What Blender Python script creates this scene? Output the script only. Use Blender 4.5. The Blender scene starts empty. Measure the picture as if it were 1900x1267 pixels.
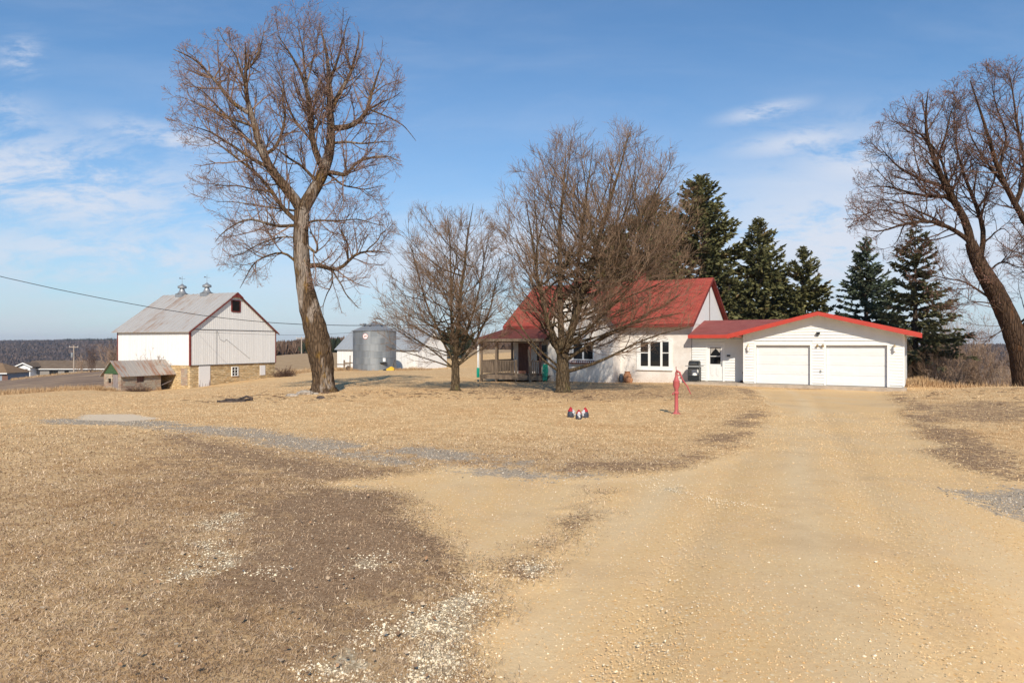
import bpy, math, random
import numpy as np
R = math.radians
sc = bpy.context.scene
F, HY, CZ = 1267.0, 638.0, 1.7          # focal length and horizon of a 1900 px wide picture, eye height

# ------------------------------------------------------------------ camera
cam = bpy.data.cameras.new('camera'); cam.sensor_width = 36; cam.lens = 36 * F / 1900
cam.shift_y = (HY - 633.5) / 1900; cam.clip_end = 9000; cam.clip_start = .1
co = bpy.data.objects.new('camera', cam); sc.collection.objects.link(co)
co.location = (0, 0, CZ); co.rotation_euler = (R(90), 0, 0); sc.camera = co
# ------------------------------------------------------------------ sky, sun, exposure
SUN_EL, SUN_AZ = 35.0, -3.0              # the sun stands behind the camera, a touch to its right
w = bpy.data.worlds.new('World'); sc.world = w; w.use_nodes = True
nt = w.node_tree; N = nt.nodes; L = nt.links; N.clear()
def nd(t, **k):
    n = N.new(t)
    for a, b in k.items():
        if a in n.inputs.keys(): n.inputs[a].default_value = b
        else: setattr(n, a, b)
    return n
sky = nd('ShaderNodeTexSky', sky_type='NISHITA', sun_disc=False)
sky.sun_elevation = R(SUN_EL); sky.sun_rotation = R(180 + SUN_AZ); sky.air_density = 1.0; sky.dust_density = .4; sky.ozone_density = 2.4
def mth(op, a, b=None, c=None, cl=False):
    n = N.new('ShaderNodeMath'); n.operation = op; n.use_clamp = cl
    for i, v in enumerate((a, b, c)):
        if v is None: continue
        if isinstance(v, (int, float)): n.inputs[i].default_value = v
        else: L.new(v, n.inputs[i])
    return n.outputs[0]
tc = nd('ShaderNodeTexCoord'); sep = nd('ShaderNodeSeparateXYZ'); L.new(tc.outputs['Generated'], sep.inputs[0])
X, Y, Z = sep.outputs
ay = mth('MAXIMUM', mth('ABSOLUTE', Y), .15)
U = mth('DIVIDE', X, ay); V = mth('DIVIDE', Z, ay)
def comb(a, b, c=0.0):
    n = N.new('ShaderNodeCombineXYZ')
    for i, v in enumerate((a, b, c)):
        if isinstance(v, (int, float)): n.inputs[i].default_value = v
        else: L.new(v, n.inputs[i])
    return n.outputs[0]
def wnoise(vec, s, det=8, ro=.55, dist=0.0):
    n = nd('ShaderNodeTexNoise'); n.inputs['Scale'].default_value = s; n.inputs['Detail'].default_value = det
    n.inputs['Roughness'].default_value = ro; n.inputs['Distortion'].default_value = dist; L.new(vec, n.inputs['Vector']); return n.outputs['Fac']
def rng(v, a, b, c=0.0, d=1.0, sm=True):
    n = N.new('ShaderNodeMapRange'); n.interpolation_type = 'SMOOTHSTEP' if sm else 'LINEAR'
    for i, q in enumerate((v, a, b, c, d)):
        if isinstance(q, (int, float)): n.inputs[i].default_value = q
        else: L.new(q, n.inputs[i])
    return n.outputs[0]
def blob(u0, v0, su, sv, tilt=0.0):
    du = mth('SUBTRACT', U, u0); dv = mth('SUBTRACT', mth('SUBTRACT', V, v0), mth('MULTIPLY', du, tilt))
    q = mth('ADD', mth('POWER', mth('ABSOLUTE', mth('DIVIDE', du, su)), 2.0), mth('POWER', mth('ABSOLUTE', mth('DIVIDE', dv, sv)), 2.0))
    return mth('EXPONENT', mth('MULTIPLY', q, -1.0))
zc = mth('ADD', mth('MAXIMUM', Z, 0.0), .12)
PX = mth('DIVIDE', X, zc); PY = mth('DIVIDE', Y, zc)
streak = wnoise(comb(mth('MULTIPLY', PX, .55), mth('MULTIPLY', PY, 1.3)), 1.6, 9, .62, .5)
fine = wnoise(comb(mth('ADD', mth('MULTIPLY', U, 2.0), mth('MULTIPLY', V, 1.2)), mth('SUBTRACT', mth('MULTIPLY', V, 6.5), mth('MULTIPLY', U, .7)), 3.1), 3.4, 12, .7, .25)
veil = mth('MULTIPLY', rng(streak, .42, .8), .16)
bl = blob(-.68, .235, .24, .075, -.14)
for a in ((-.82, .35, .14, .035, -.2), (-.40, .18, .16, .035, -.25), (-.72, .42, .03, .026, 0), (-.5, .30, .12, .02, -.2), (-.6, .13, .3, .05, 0)): bl = mth('MAXIMUM', bl, mth('MULTIPLY', blob(*a), .8))
br = blob(.47, .15, .22, .13, .12)
for a in ((.52, .26, .14, .06, .1), (.42, .295, .10, .02, .15), (.37, .34, .06, .012, .2), (.70, .14, .25, .09, 0), (-.05, .13, .3, .05, .1)): br = mth('MAXIMUM', br, mth('MULTIPLY', blob(*a), .85))
cl = mth('MAXIMUM', mth('MULTIPLY', bl, rng(fine, .38, .62)), mth('MULTIPLY', br, rng(fine, .28, .5)))
low = mth('MULTIPLY', mth('EXPONENT', mth('MULTIPLY', mth('MAXIMUM', V, 0.0), -5.4)), .95)
lowm = mth('MULTIPLY', low, rng(fine, .1, .9, .8, 1.15))
cloud = mth('ADD', mth('MULTIPLY', cl, .9), veil, cl=True)
mx = N.new('ShaderNodeMix'); mx.data_type = 'RGBA'; L.new(lowm, mx.inputs[0])
skm = N.new('ShaderNodeMix'); skm.data_type = 'RGBA'; skm.blend_type = 'MULTIPLY'; skm.inputs[0].default_value = 1
L.new(sky.outputs[0], skm.inputs[6]); skm.inputs[7].default_value = (.47, .80, 1.0, 1)
L.new(skm.outputs[2], mx.inputs[6]); mx.inputs[7].default_value = (4.5, 4.9, 5.45, 1)
m2 = N.new('ShaderNodeMix'); m2.data_type = 'RGBA'; L.new(cloud, m2.inputs[0]); L.new(mx.outputs[2], m2.inputs[6]); m2.inputs[7].default_value = (5.3, 5.6, 6.3, 1)
bg = nd('ShaderNodeBackground'); bg.inputs['Strength'].default_value = .115; L.new(m2.outputs[2], bg.inputs[0])
wo = nd('ShaderNodeOutputWorld'); L.new(bg.outputs[0], wo.inputs[0])
sl = bpy.data.lights.new('sun', 'SUN'); sl.energy = 4.4; sl.angle = R(.55); sl.color = (1, .90, .745)
so = bpy.data.objects.new('sun', sl); sc.collection.objects.link(so)
so.rotation_euler = (R(90 - SUN_EL), 0, R(-SUN_AZ))
so.location = (-5, -30, 30)
sc.view_settings.view_transform = 'Standard'; sc.view_settings.look = 'None'; sc.view_settings.exposure = 0.28; sc.view_settings.gamma = 1

# ------------------------------------------------------------------ numeric helpers
rs = np.random.RandomState(7)
def hsh(ix, iy, s):
    h = (ix.astype(np.int64) * 374761393 + iy.astype(np.int64) * 668265263 + s * 1442695041) & 0xffffffff
    h = ((h ^ (h >> 13)) * 1274126177) & 0xffffffff
    return ((h ^ (h >> 16)) & 0xffff) / 65535.0
def vn(x, y, s=0):
    x = np.asarray(x, float); y = np.asarray(y, float); ix = np.floor(x); iy = np.floor(y); fx = x - ix; fy = y - iy
    fx = fx * fx * (3 - 2 * fx); fy = fy * fy * (3 - 2 * fy)
    a = hsh(ix, iy, s); b = hsh(ix + 1, iy, s); c = hsh(ix, iy + 1, s); d = hsh(ix + 1, iy + 1, s)
    return (a * (1 - fx) + b * fx) * (1 - fy) + (c * (1 - fx) + d * fx) * fy
def fbm(x, y, s=0, o=4):
    r = 0; a = .5; t = 0
    for i in range(o): r = r + a * vn(x * 2 ** i, y * 2 ** i, s + i); t += a; a *= .5
    return r / t
# terrain: heights surveyed along sight lines (bearing as picture column, distance, height)
def zr(py, D): return CZ - (py - HY) / F * D
CT = [(950, .5, 0), (0, 2.5, 0), (950, 3, 0), (1900, 2.5, 0), (0, 8, -.02), (950, 8, -.03), (1900, 8, 0), (300, 18, -.25), (950, 18, -.25), (1500, 18, -.22), (1900, 18, -.1), (-300, 20, -.3),
      (1380, 37.5, -.6), (1530, 35.8, -.6), (1678, 33.8, -.6), (1283, 40, -.6), (1143, 43, -.72), (1012, 45.6, -.72), (893, 50, -.92), (1255, 19.8, -.36), (1400, 27, -.35),
      (600, 32.7, -.6), (845, 33.9, -.6), (1045, 30.6, -.46), (1100, 60, -1.0), (1350, 62, -1.1), (1550, 56, -1.1), (430, 27, -.57),
      (353, 64, -2.43), (510, 74, -1.93), (430, 68, -2.2), (225, 59.7, -2.49), (195, 61, -2.45), (222, 70, -2.9), (310, 78, -2.6), (0, 30, -1.0), (200, 35, -1.1), (450, 45, -1.15), (0, 62, -2.95), (100, 63, -2.7), (-300, 62, -3.3), (700, 60, -1.1),
      (695, 86, -1.68), (790, 95, -1.8), (627, 100, -1.9), (830, 103, -1.75), (560, 150, zr(660, 150)), (560, 200, zr(656.5, 200)), (640, 220, zr(656, 220)), (560, 330, -3.4),
      (925, 110, -1.0), (925, 190, zr(648.5, 190)), (925, 350, -2.3), (760, 200, zr(651, 200)), (1200, 200, -1.5), (1200, 400, -3), (800, 700, -6), (560, 700, -4),
      (0, 95, zr(722, 95)), (100, 95, zr(715, 95)), (190, 95, zr(709, 95)), (0, 150, zr(707, 150)), (100, 155, zr(696, 155)), (190, 160, zr(688.5, 160)), (260, 160, -3.8), (-300, 150, -10), (400, 160, -2.6),
      (0, 200, -9.5), (100, 215, -9.3), (200, 220, -9), (50, 420, -26), (200, 420, -24), (350, 420, -16), (-300, 400, -28), (50, 800, -35), (200, 800, -34), (400, 800, -18), (50, 1200, -14), (200, 1200, -14), (50, 1700, 1.5), (200, 1700, 3), (420, 1700, 1), (-300, 1700, -1), (600, 1700, -4), (950, 1700, -6), (950, 2600, -8), (50, 2600, -6),
      (1700, 46, -.78), (1620, 52, -.95), (1740, 38, -.74), (1900, 36, -.72), (2200, 33, -.6), (1830, 37, -.74), (1800, 46, -2.1), (1900, 46, -2.6), (1800, 62, -4.8), (1900, 62, -5.2), (2200, 60, -6), (1720, 62, -2.7), (1760, 140, zr(690, 140)), (1860, 170, zr(684, 170)), (2200, 170, -6), (1660, 140, -4.0), (1860, 300, -17), (1650, 300, -9), (1860, 600, -14), (2200, 600, -16), (1860, 1000, zr(647, 1000)), (1650, 1000, -6), (1860, 1700, -9), (2200, 1200, -5), (1500, 900, -6), (1860, 2600, -12)]
CT = np.array(CT, float)
def rb(px, D): return np.stack([np.asarray(px) / 330.0, np.log(np.maximum(D, .4)) * 1.9], -1)
CP = rb(CT[:, 0], CT[:, 1]); dd = np.sqrt(((CP[:, None] - CP[None]) ** 2).sum(-1) + .06)
WT = np.linalg.solve(dd + np.eye(len(CP)) * -.004, CT[:, 2])
def gz(x, y):
    x = np.atleast_1d(np.asarray(x, float)); y = np.atleast_1d(np.asarray(y, float)); sh = x.shape; x = x.ravel(); y = y.ravel()
    th = np.arctan2(x, y); tcl = np.clip(th, -R(46), R(46)); r = np.hypot(x, y); D = r * np.cos(tcl)
    q = rb(950 + F * np.tan(tcl), D); o = np.zeros(len(x))
    for i in range(0, len(x), 20000):
        o[i:i + 20000] = np.sqrt(((q[i:i + 20000, None] - CP[None]) ** 2).sum(-1) + .06) @ WT
    fl = np.clip((r - 4) / 20, 0, 1)
    o = o + fl * .12 * (fbm(x / 6, y / 6, 5, 3) - .5)
    o = np.where(r < 3.5, o * np.clip((r - 1) / 2.5, 0, 1), o)
    return o.reshape(sh)
def g1(x, y): return float(gz(x, y)[0])
def hit(px, py):                       # where the sight line through a picture point meets the ground
    D = np.exp(np.linspace(math.log(1.2), math.log(900), 1500)); x = (px - 950) / F * D; zz = CZ + (HY - py) / F * D
    h = gz(x, D); k = np.argmax(zz < h)
    return (float(x[k]), float(D[k]))
def at(px, py, D): return np.array([(px - 950) / F * D, D, CZ + (HY - py) / F * D])

# ------------------------------------------------------------------ object helpers
C = sc.collection
def tag(o, label, cat, group=None, kind=None):
    if label: o['label'] = label
    if cat: o['category'] = cat
    if group: o['group'] = group
    if kind: o['kind'] = kind
    return o
def link(o, parent=None):
    C.objects.link(o)
    if parent is not None: o.parent = parent
    return o
def rawmesh(name, verts, quads=None, tris=None, mats=(), mi=None, smooth=False):
    me = bpy.data.meshes.new(name); verts = np.asarray(verts, np.float32)
    qs = np.asarray(quads if quads is not None else np.zeros((0, 4)), np.int32).reshape(-1, 4); ts = np.asarray(tris if tris is not None else np.zeros((0, 3)), np.int32).reshape(-1, 3)
    me.vertices.add(len(verts)); me.vertices.foreach_set('co', verts.ravel())
    nl = len(qs) * 4 + len(ts) * 3; me.loops.add(nl); me.loops.foreach_set('vertex_index', np.concatenate([qs.ravel(), ts.ravel()]))
    me.polygons.add(len(qs) + len(ts))
    me.polygons.foreach_set('loop_start', np.concatenate([np.arange(len(qs)) * 4, len(qs) * 4 + np.arange(len(ts)) * 3]).astype(np.int32))
    for m in mats: me.materials.append(m)
    if mi is not None: me.polygons.foreach_set('material_index', np.asarray(mi, np.int32))
    me.polygons.foreach_set('use_smooth', np.full(len(qs) + len(ts), smooth, bool))
    me.update(calc_edges=True); me.validate(); return me
class Frame:
    def __init__(s, ox, oy, deg): s.o = np.array([ox, oy]); s.t = R(deg); s.ex = np.array([math.cos(s.t), math.sin(s.t)]); s.ey = np.array([-math.sin(s.t), math.cos(s.t)])
    def w(s, a, b): return s.o + a * s.ex + b * s.ey
    def A(s, px, b):
        k = (px - 950) / F; P = s.o + b * s.ey; return float((k * P[1] - P[0]) / (s.ex[0] - k * s.ex[1]))
    def B(s, px, a):
        k = (px - 950) / F; P = s.o + a * s.ex; return float((k * P[1] - P[0]) / (s.ey[0] - k * s.ey[1]))
    def z(s, py, a, b): return float(CZ + (HY - py) / F * s.w(a, b)[1])
WF = Frame(0, 0, 0)
class Thing:
    def __init__(s, name, label, cat, fr, a, b, z, group=None):
        s.e = bpy.data.objects.new(name, None); s.e.empty_display_size = .3; p = fr.w(a, b); s.e.location = (p[0], p[1], z); s.e.rotation_euler = (0, 0, fr.t)
        s.base = np.array([a, b, z]); link(s.e); tag(s.e, label, cat, group)
class MB:
    def __init__(s): s.v = []; s.f = []
    def quad(s, *p): n = len(s.v); s.v += [tuple(q) for q in p]; s.f.append(tuple(range(n, n + len(p)))); return s
    def box(s, x0, x1, y0, y1, z0, z1):
        n = len(s.v); s.v += [(x, y, z) for z in (z0, z1) for x, y in ((x0, y0), (x1, y0), (x1, y1), (x0, y1))]
        s.f += [tuple(n + i for i in q) for q in ((3, 2, 1, 0), (4, 5, 6, 7), (0, 1, 5, 4), (1, 2, 6, 5), (2, 3, 7, 6), (3, 0, 4, 7))]; return s
    def prism(s, pts, d0, d1, ax='y'):   # outline in the plane across axis ax, extruded from d0 to d1
        n = len(s.v); m = len(pts)
        for d in (d0, d1):
            for p, q in pts: s.v.append((p, d, q) if ax == 'y' else ((d, p, q) if ax == 'x' else (p, q, d)))
        s.f.append(tuple(n + i for i in range(m))); s.f.append(tuple(n + m + i for i in reversed(range(m))))
        for i in range(m): j = (i + 1) % m; s.f.append((n + i, n + m + i, n + m + j, n + j))
        return s
    def tube(s, pts, rad, k=8, cap=True):
        pts = [np.array(p, float) for p in pts]; rad = [rad] * len(pts) if isinstance(rad, (int, float)) else rad; n = len(s.v)
        for i, p in enumerate(pts):
            t = pts[min(i + 1, len(pts) - 1)] - pts[max(i - 1, 0)]; t = t / (np.linalg.norm(t) + 1e-9)
            r = np.array([0, 0, 1.]) if abs(t[2]) < .9 else np.array([1., 0, 0]); a = np.cross(t, r); a /= np.linalg.norm(a); b = np.cross(t, a)
            for j in range(k): an = 2 * math.pi * j / k; s.v.append(tuple(p + rad[i] * (math.cos(an) * a + math.sin(an) * b)))
        for i in range(len(pts) - 1):
            for j in range(k): q = (j + 1) % k; s.f.append((n + i * k + j, n + i * k + q, n + (i + 1) * k + q, n + (i + 1) * k + j))
        if cap: s.f.append(tuple(n + j for j in range(k))); s.f.append(tuple(n + (len(pts) - 1) * k + j for j in reversed(range(k))))
        return s
    def lathe(s, x, y, prof, k=20):      # prof: list of (radius, z)
        return s.tube([(x, y, z) for r, z in prof], [max(r, .001) for r, z in prof], k)
    def build(s, name, m, th=None, smooth=False, label=None, bevel=0, parent=None):
        base = th.base if th is not None else np.zeros(3); me = bpy.data.meshes.new(name)
        me.from_pydata([tuple(np.array(v) - base) for v in s.v], [], s.f)
        import bmesh
        b = bmesh.new(); b.from_mesh(me); bmesh.ops.recalc_face_normals(b, faces=b.faces)
        if bevel:
            bmesh.ops.remove_doubles(b, verts=b.verts, dist=1e-5); bmesh.ops.bevel(b, geom=[e for e in b.edges if e.is_manifold and e.calc_face_angle(0) > .5], offset=bevel, segments=2, affect='EDGES')
        b.to_mesh(me); b.free()
        for mm in (m if isinstance(m, (list, tuple)) else [m]): me.materials.append(mm)
        if smooth: me.shade_smooth() if hasattr(me, 'shade_smooth') else None
        if smooth: me.set_sharp_from_angle(angle=R(42))
        o = bpy.data.objects.new(name, me); link(o, parent if parent is not None else (th.e if th is not None else None))
        if label: o['label'] = label
        return o
def single(name, mb, m, label, cat, fr, a, b, z, group=None, smooth=False, bevel=0):   # a thing that is one mesh
    t = type('T', (), {})(); t.base = np.array([a, b, z]); t.e = None
    o = mb.build(name, m, None, smooth, None, bevel)
    me = o.data; n = len(me.vertices); cc = np.zeros(n * 3, np.float32); me.vertices.foreach_get('co', cc); cc = cc.reshape(-1, 3) - np.array([a, b, z]); me.vertices.foreach_set('co', cc.ravel().astype(np.float32)); me.update()
    p = fr.w(a, b); o.location = (p[0], p[1], z); o.rotation_euler = (0, 0, fr.t); tag(o, label, cat, group); return o

# ------------------------------------------------------------------ materials
class MT:
    def __init__(s, name, rough=.85, spec=.25, metal=0.0):
        s.m = bpy.data.materials.new(name); s.m.use_nodes = True; s.t = s.m.node_tree; s.N = s.t.nodes; s.L = s.t.links
        s.b = s.N['Principled BSDF']; s.b.inputs['Roughness'].default_value = rough; s.b.inputs['Specular IOR Level'].default_value = spec; s.b.inputs['Metallic'].default_value = metal
        s.geo = None
    def put(s, sock, v):
        if isinstance(v, bpy.types.NodeSocket): s.L.new(v, sock)
        elif isinstance(v, (tuple, list)): sock.default_value = tuple(v) + ((1,) if len(v) == 3 and sock.type == 'RGBA' else ())
        else: sock.default_value = v
    def pos(s, sx=1, sy=1, sz=1, obj=True, rot=0):
        c = s.N.new('ShaderNodeTexCoord'); m = s.N.new('ShaderNodeMapping'); s.L.new(c.outputs['Object'], m.inputs[0]); m.inputs['Scale'].default_value = (sx, sy, sz); m.inputs['Rotation'].default_value = (0, 0, rot); return m.outputs[0]
    def xyz(s):
        c = s.N.new('ShaderNodeTexCoord'); q = s.N.new('ShaderNodeSeparateXYZ'); s.L.new(c.outputs['Object'], q.inputs[0]); return q.outputs
    def comb(s, *a):
        n = s.N.new('ShaderNodeCombineXYZ')
        for i, v in enumerate(a): s.put(n.inputs[i], v)
        return n.outputs[0]
    def noise(s, vec, sc, det=6, ro=.6, dist=0, col=False):
        n = s.N.new('ShaderNodeTexNoise'); s.put(n.inputs['Vector'], vec); n.inputs['Scale'].default_value = sc; n.inputs['Detail'].default_value = det; n.inputs['Roughness'].default_value = ro; n.inputs['Distortion'].default_value = dist; return n.outputs['Color' if col else 'Fac']
    def vor(s, vec, sc, out='Distance', feat='F1', rnd=1):
        n = s.N.new('ShaderNodeTexVoronoi'); n.feature = feat; s.put(n.inputs['Vector'], vec); n.inputs['Scale'].default_value = sc; n.inputs['Randomness'].default_value = rnd; return n.outputs[out]
    def brick(s, vec, c1, c2, mor, sc=1, bw=.5, rh=.25, ms=.02, sm=.1, off=.5):
        n = s.N.new('ShaderNodeTexBrick'); s.put(n.inputs['Vector'], vec); s.put(n.inputs['Color1'], c1); s.put(n.inputs['Color2'], c2); s.put(n.inputs['Mortar'], mor)
        for k, v in (('Scale', sc), ('Brick Width', bw), ('Row Height', rh), ('Mortar Size', ms), ('Mortar Smooth', sm)): n.inputs[k].default_value = v
        n.offset = off; return n.outputs['Color'], n.outputs['Fac']
    def ramp(s, v, *st):
        n = s.N.new('ShaderNodeValToRGB'); s.put(n.inputs[0], v); e = n.color_ramp.elements
        while len(e) < len(st): e.new(.5)
        for q, (p, c) in zip(e, st): q.position = p; q.color = tuple(c) + (1,)
        return n.outputs[0]
    def mr(s, v, a, b, c=0.0, d=1.0):
        n = s.N.new('ShaderNodeMapRange'); n.interpolation_type = 'SMOOTHSTEP'
        for i, q in enumerate((v, a, b, c, d)): s.put(n.inputs[i], q)
        return n.outputs[0]
    def math(s, op, a, b=0.0, cl=False):
        n = s.N.new('ShaderNodeMath'); n.operation = op; n.use_clamp = cl; s.put(n.inputs[0], a); s.put(n.inputs[1], b); return n.outputs[0]
    def mix(s, f, a, b, mode='MIX'):
        n = s.N.new('ShaderNodeMix'); n.data_type = 'RGBA'; n.blend_type = mode; s.put(n.inputs[0], f); s.put(n.inputs[6], a); s.put(n.inputs[7], b); return n.outputs[2]
    def attr(s, nm): n = s.N.new('ShaderNodeAttribute'); n.attribute_name = nm; return n.outputs['Fac']
    def island(s): n = s.N.new('ShaderNodeNewGeometry'); return n.outputs['Random Per Island']
    def col(s, v): s.put(s.b.inputs['Base Color'], v); return s
    def rough(s, v): s.put(s.b.inputs['Roughness'], v); return s
    def bump(s, h, dist=.01, st=1.0):
        n = s.N.new('ShaderNodeBump'); s.put(n.inputs['Height'], h); n.inputs['Distance'].default_value = dist; n.inputs['Strength'].default_value = st; s.L.new(n.outputs[0], s.b.inputs['Normal']); return s
def flat(name, c, rough=.6, spec=.3, metal=0, var=.12, sc=6, bump=0):
    m = MT(name, rough, spec, metal); n = m.noise(m.pos(), sc, 5)
    m.col(m.mix(m.mr(n, .3, .7), tuple(q * (1 - var) for q in c), tuple(min(1, q * (1 + var)) for q in c)))
    if bump: m.bump(n, bump)
    return m.m
M = {}
M['vinyl'] = flat('white_vinyl', (.74, .735, .715), .55, .3, var=.035, sc=2)
M['trim'] = flat('white_trim', (.76, .755, .74), .5, .3, var=.03, sc=3)
M['door_white'] = flat('white_door_paint', (.72, .715, .71), .4, .4, var=.02, sc=3)
M['red_fascia'] = flat('red_fascia_paint', (.46, .055, .038), .5, .35, var=.08, sc=3)
M['red_trim'] = flat('barn_red_trim', (.17, .035, .028), .7, .2, var=.25, sc=3)
M['black'] = flat('black_enamel', (.018, .02, .022), .4, .45)
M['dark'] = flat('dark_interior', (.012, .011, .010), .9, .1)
M['iron'] = flat('galvanised_dull', (.33, .34, .35), .5, .5, .6, .15, 10)
M['conc'] = flat('concrete', (.40, .33, .26), .9, .2, var=.14, sc=3, bump=.005)
M['greenhose'] = flat('green_rubber', (.01, .30, .20), .45, .4)
M['terra'] = flat('terracotta', (.40, .20, .11), .9, .15, var=.3, sc=9)
M['bluegrey'] = flat('blue_grey_glaze', (.07, .085, .11), .35, .5, var=.3, sc=9)
M['yellow'] = flat('yellow_paint', (.62, .38, .03), .5, .4, var=.2)
M['gold'] = flat('aged_brass', (.42, .33, .2), .45, .4, .4, .3, 30)
M['cloth'] = flat('curtain', (.35, .33, .31), .9, .1)
M['rust'] = flat('rusted_iron', (.07, .055, .05), .85, .2, var=.5, sc=9)
m = MT('glass_dark', .04, .6); m.col((.012, .014, .016)); M['glass'] = m.m
def plank(name, c1, c2, sx, sy, sz, rough=.85):
    m = MT(name, rough, .2); n = m.noise(m.pos(sx, sy, sz), 1, 8, .65); m.col(m.ramp(n, (.3, c1), (.7, c2))).bump(n, .004); return m.m
M['wood'] = plank('weathered_deck_wood', (.10, .07, .05), (.25, .19, .14), 14, 14, 2)
M['woodred'] = plank('stained_post_wood', (.11, .05, .04), (.22, .12, .09), 14, 14, 2)
M['woodgrey'] = plank('grey_plank', (.16, .13, .13), (.34, .29, .28), 9, 9, 1.2)
M['pole'] = plank('pole_wood', (.30, .24, .19), (.46, .38, .31), 6, 6, .6)
# barn boards: vertical boards with faded paint
m = MT('barn_board_paint', .8, .2); x, y, z = m.xyz(); u = m.math('ADD', x, y)
bid = m.noise(m.comb(m.math('FLOOR', m.math('MULTIPLY', u, 4.0)), 0.0, 0.0), .77, 1)
g = m.noise(m.comb(m.math('MULTIPLY', u, 22), 0.0, m.math('MULTIPLY', z, .8)), 1, 7)
c = m.ramp(g, (.25, (.68, .665, .64)), (.55, (.82, .815, .80))); c = m.mix(.5, c, m.ramp(bid, (.35, (.62, .61, .60)), (.65, (.82, .81, .80))), 'MULTIPLY')
c = m.mix(.35, c, (.82, .81, .80)); seam = m.math('GREATER_THAN', m.math('FRACT', m.math('MULTIPLY', u, 4.0)), .93)
c = m.mix(m.math('MULTIPLY', seam, .45), c, (.35, .33, .31)); lowz = m.mr(m.math('ADD', z, m.math('MULTIPLY', g, .6)), 1.9, 2.6, .35, 0)
m.col(m.mix(lowz, c, (.5, .46, .42))).bump(g, .004); M['barnboard'] = m.m
# limestone rubble walls
def stone(name, cols, rh, bw, mor, blot=None):
    m = MT(name, .92, .15); x, y, z = m.xyz(); u = m.math('ADD', x, y); wob = m.noise(m.pos(), 1.6, 3); w2 = m.noise(m.pos(), 5, 2)
    vec = m.comb(m.math('ADD', u, m.math('MULTIPLY', w2, .16)), m.math('ADD', z, m.math('MULTIPLY', wob, .24)), 0.0)
    bc, bf = m.brick(vec, (0, 0, 0), (1, 1, 1), (.5, .5, .5), 1, bw, rh, .022, .5)
    cellc = m.vor(m.comb(m.math('MULTIPLY', u, 1 / bw), m.math('MULTIPLY', z, 1 / rh), 0.0), 1.0, 'Color')
    n = m.noise(m.pos(), 9, 6); k = m.math('ADD', m.math('MULTIPLY', bc, .5), m.math('MULTIPLY', n, .5))
    c = m.ramp(k, *[(.15 + .7 * i / (len(cols) - 1), q) for i, q in enumerate(cols)]); cs_ = m.N.new('ShaderNodeSeparateColor'); m.L.new(cellc, cs_.inputs[0]); c = m.mix(.5, c, m.ramp(cs_.outputs[0], (.1, (.55, .55, .55)), (.8, (1.1, 1.08, 1.05))), 'MULTIPLY')
    if blot: c = m.mix(m.mr(m.noise(m.pos(), 1.1, 5), .5, .62), c, blot)
    c = m.mix(m.mr(bf, .2, .8), c, mor)
    m.col(c).bump(m.math('SUBTRACT', m.math('MULTIPLY', n, .5), bf), .03, 1); return m.m
M['lime'] = stone('yellow_limestone', [(.34, .22, .11), (.56, .39, .20), (.66, .49, .28), (.70, .56, .37)], .17, .42, (.40, .31, .19))
M['lime2'] = stone('grey_pink_limestone', [(.25, .15, .11), (.36, .24, .18), (.40, .31, .23), (.48, .41, .32)], .2, .45, (.40, .33, .26), (.36, .32, .26))
# metal roofs
def metroof(name, base, rust, amt, ax=0):
    m = MT(name, .5, .4, .25); q = m.xyz(); x = q[ax]; y = q[1 - ax]
    strip = m.noise(m.comb(m.math('FLOOR', m.math('MULTIPLY', x, 1.6)), 0.0, 0.0), .9, 1)
    st = m.noise(m.comb(m.math('MULTIPLY', x, 5), m.math('MULTIPLY', y, .7), 0.0), 1, 7, .7); bl = m.noise(m.pos(), .55, 4)
    k = m.math('ADD', m.math('MULTIPLY', st, .5), m.math('ADD', m.math('MULTIPLY', bl, .3), m.math('MULTIPLY', strip, .25)))
    c = m.mix(m.mr(k, .5 - amt, .62 - amt * .6), base, rust); c = m.mix(.5, c, m.ramp(st, (.3, (.6, .6, .6)), (.7, (1, 1, 1))), 'MULTIPLY')
    m.col(c).bump(st, .003); return m.m
M['barnroof'] = metroof('galvanised_roof', (.52, .49, .46), (.40, .29, .22), -.02, 1)
M['rustroof'] = metroof('rusty_roof', (.48, .43, .38), (.34, .16, .09), .0, 0)
M['shedroof'] = metroof('grey_roof', (.40, .42, .44), (.34, .31, .28), -.1, 1)
# red shingles
def shingle(name, a, b, c3, ax):
    m = MT(name, .85, .2); q = m.xyz(); vec = m.comb(q[ax], m.math('MULTIPLY', q[1 - ax], 1.25), 0.0)
    bc, bf = m.brick(vec, a, b, (.10, .02, .018), 1, .30, .15, .008, .2); n = m.noise(m.pos(), 1.3, 6); n2 = m.noise(m.pos(), 14, 4)
    c = m.mix(m.mr(n, .35, .7), bc, c3, 'MIX'); c = m.mix(.45, c, m.ramp(n2, (.3, (.55, .5, .5)), (.7, (1.1, 1.05, 1.05))), 'MULTIPLY'); m.col(m.mix(.45, c, bc)).bump(m.math('SUBTRACT', n2, bf), .006); return m.m
M['shx'] = shingle('red_shingle', (.42, .082, .056), (.30, .055, .04), (.33, .08, .06), 0)
M['shy'] = shingle('red_shingle_wing', (.41, .08, .055), (.30, .055, .04), (.33, .08, .06), 1)
M['shl'] = shingle('faded_red_shingle', (.32, .095, .085), (.24, .07, .065), (.28, .10, .09), 0)
M['shp'] = shingle('brown_red_shingle', (.16, .045, .035), (.11, .035, .03), (.13, .05, .04), 0)
m = MT('painted_brick', .9, .15); x, y, z = m.xyz(); bc, bf = m.brick(m.comb(m.math('ADD', x, y), z, 0.0), (.38, .06, .05), (.28, .045, .04), (.3, .12, .1), 1, .2, .07, .01); m.col(bc).bump(bf, -.004); M['chim'] = m.m
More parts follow.
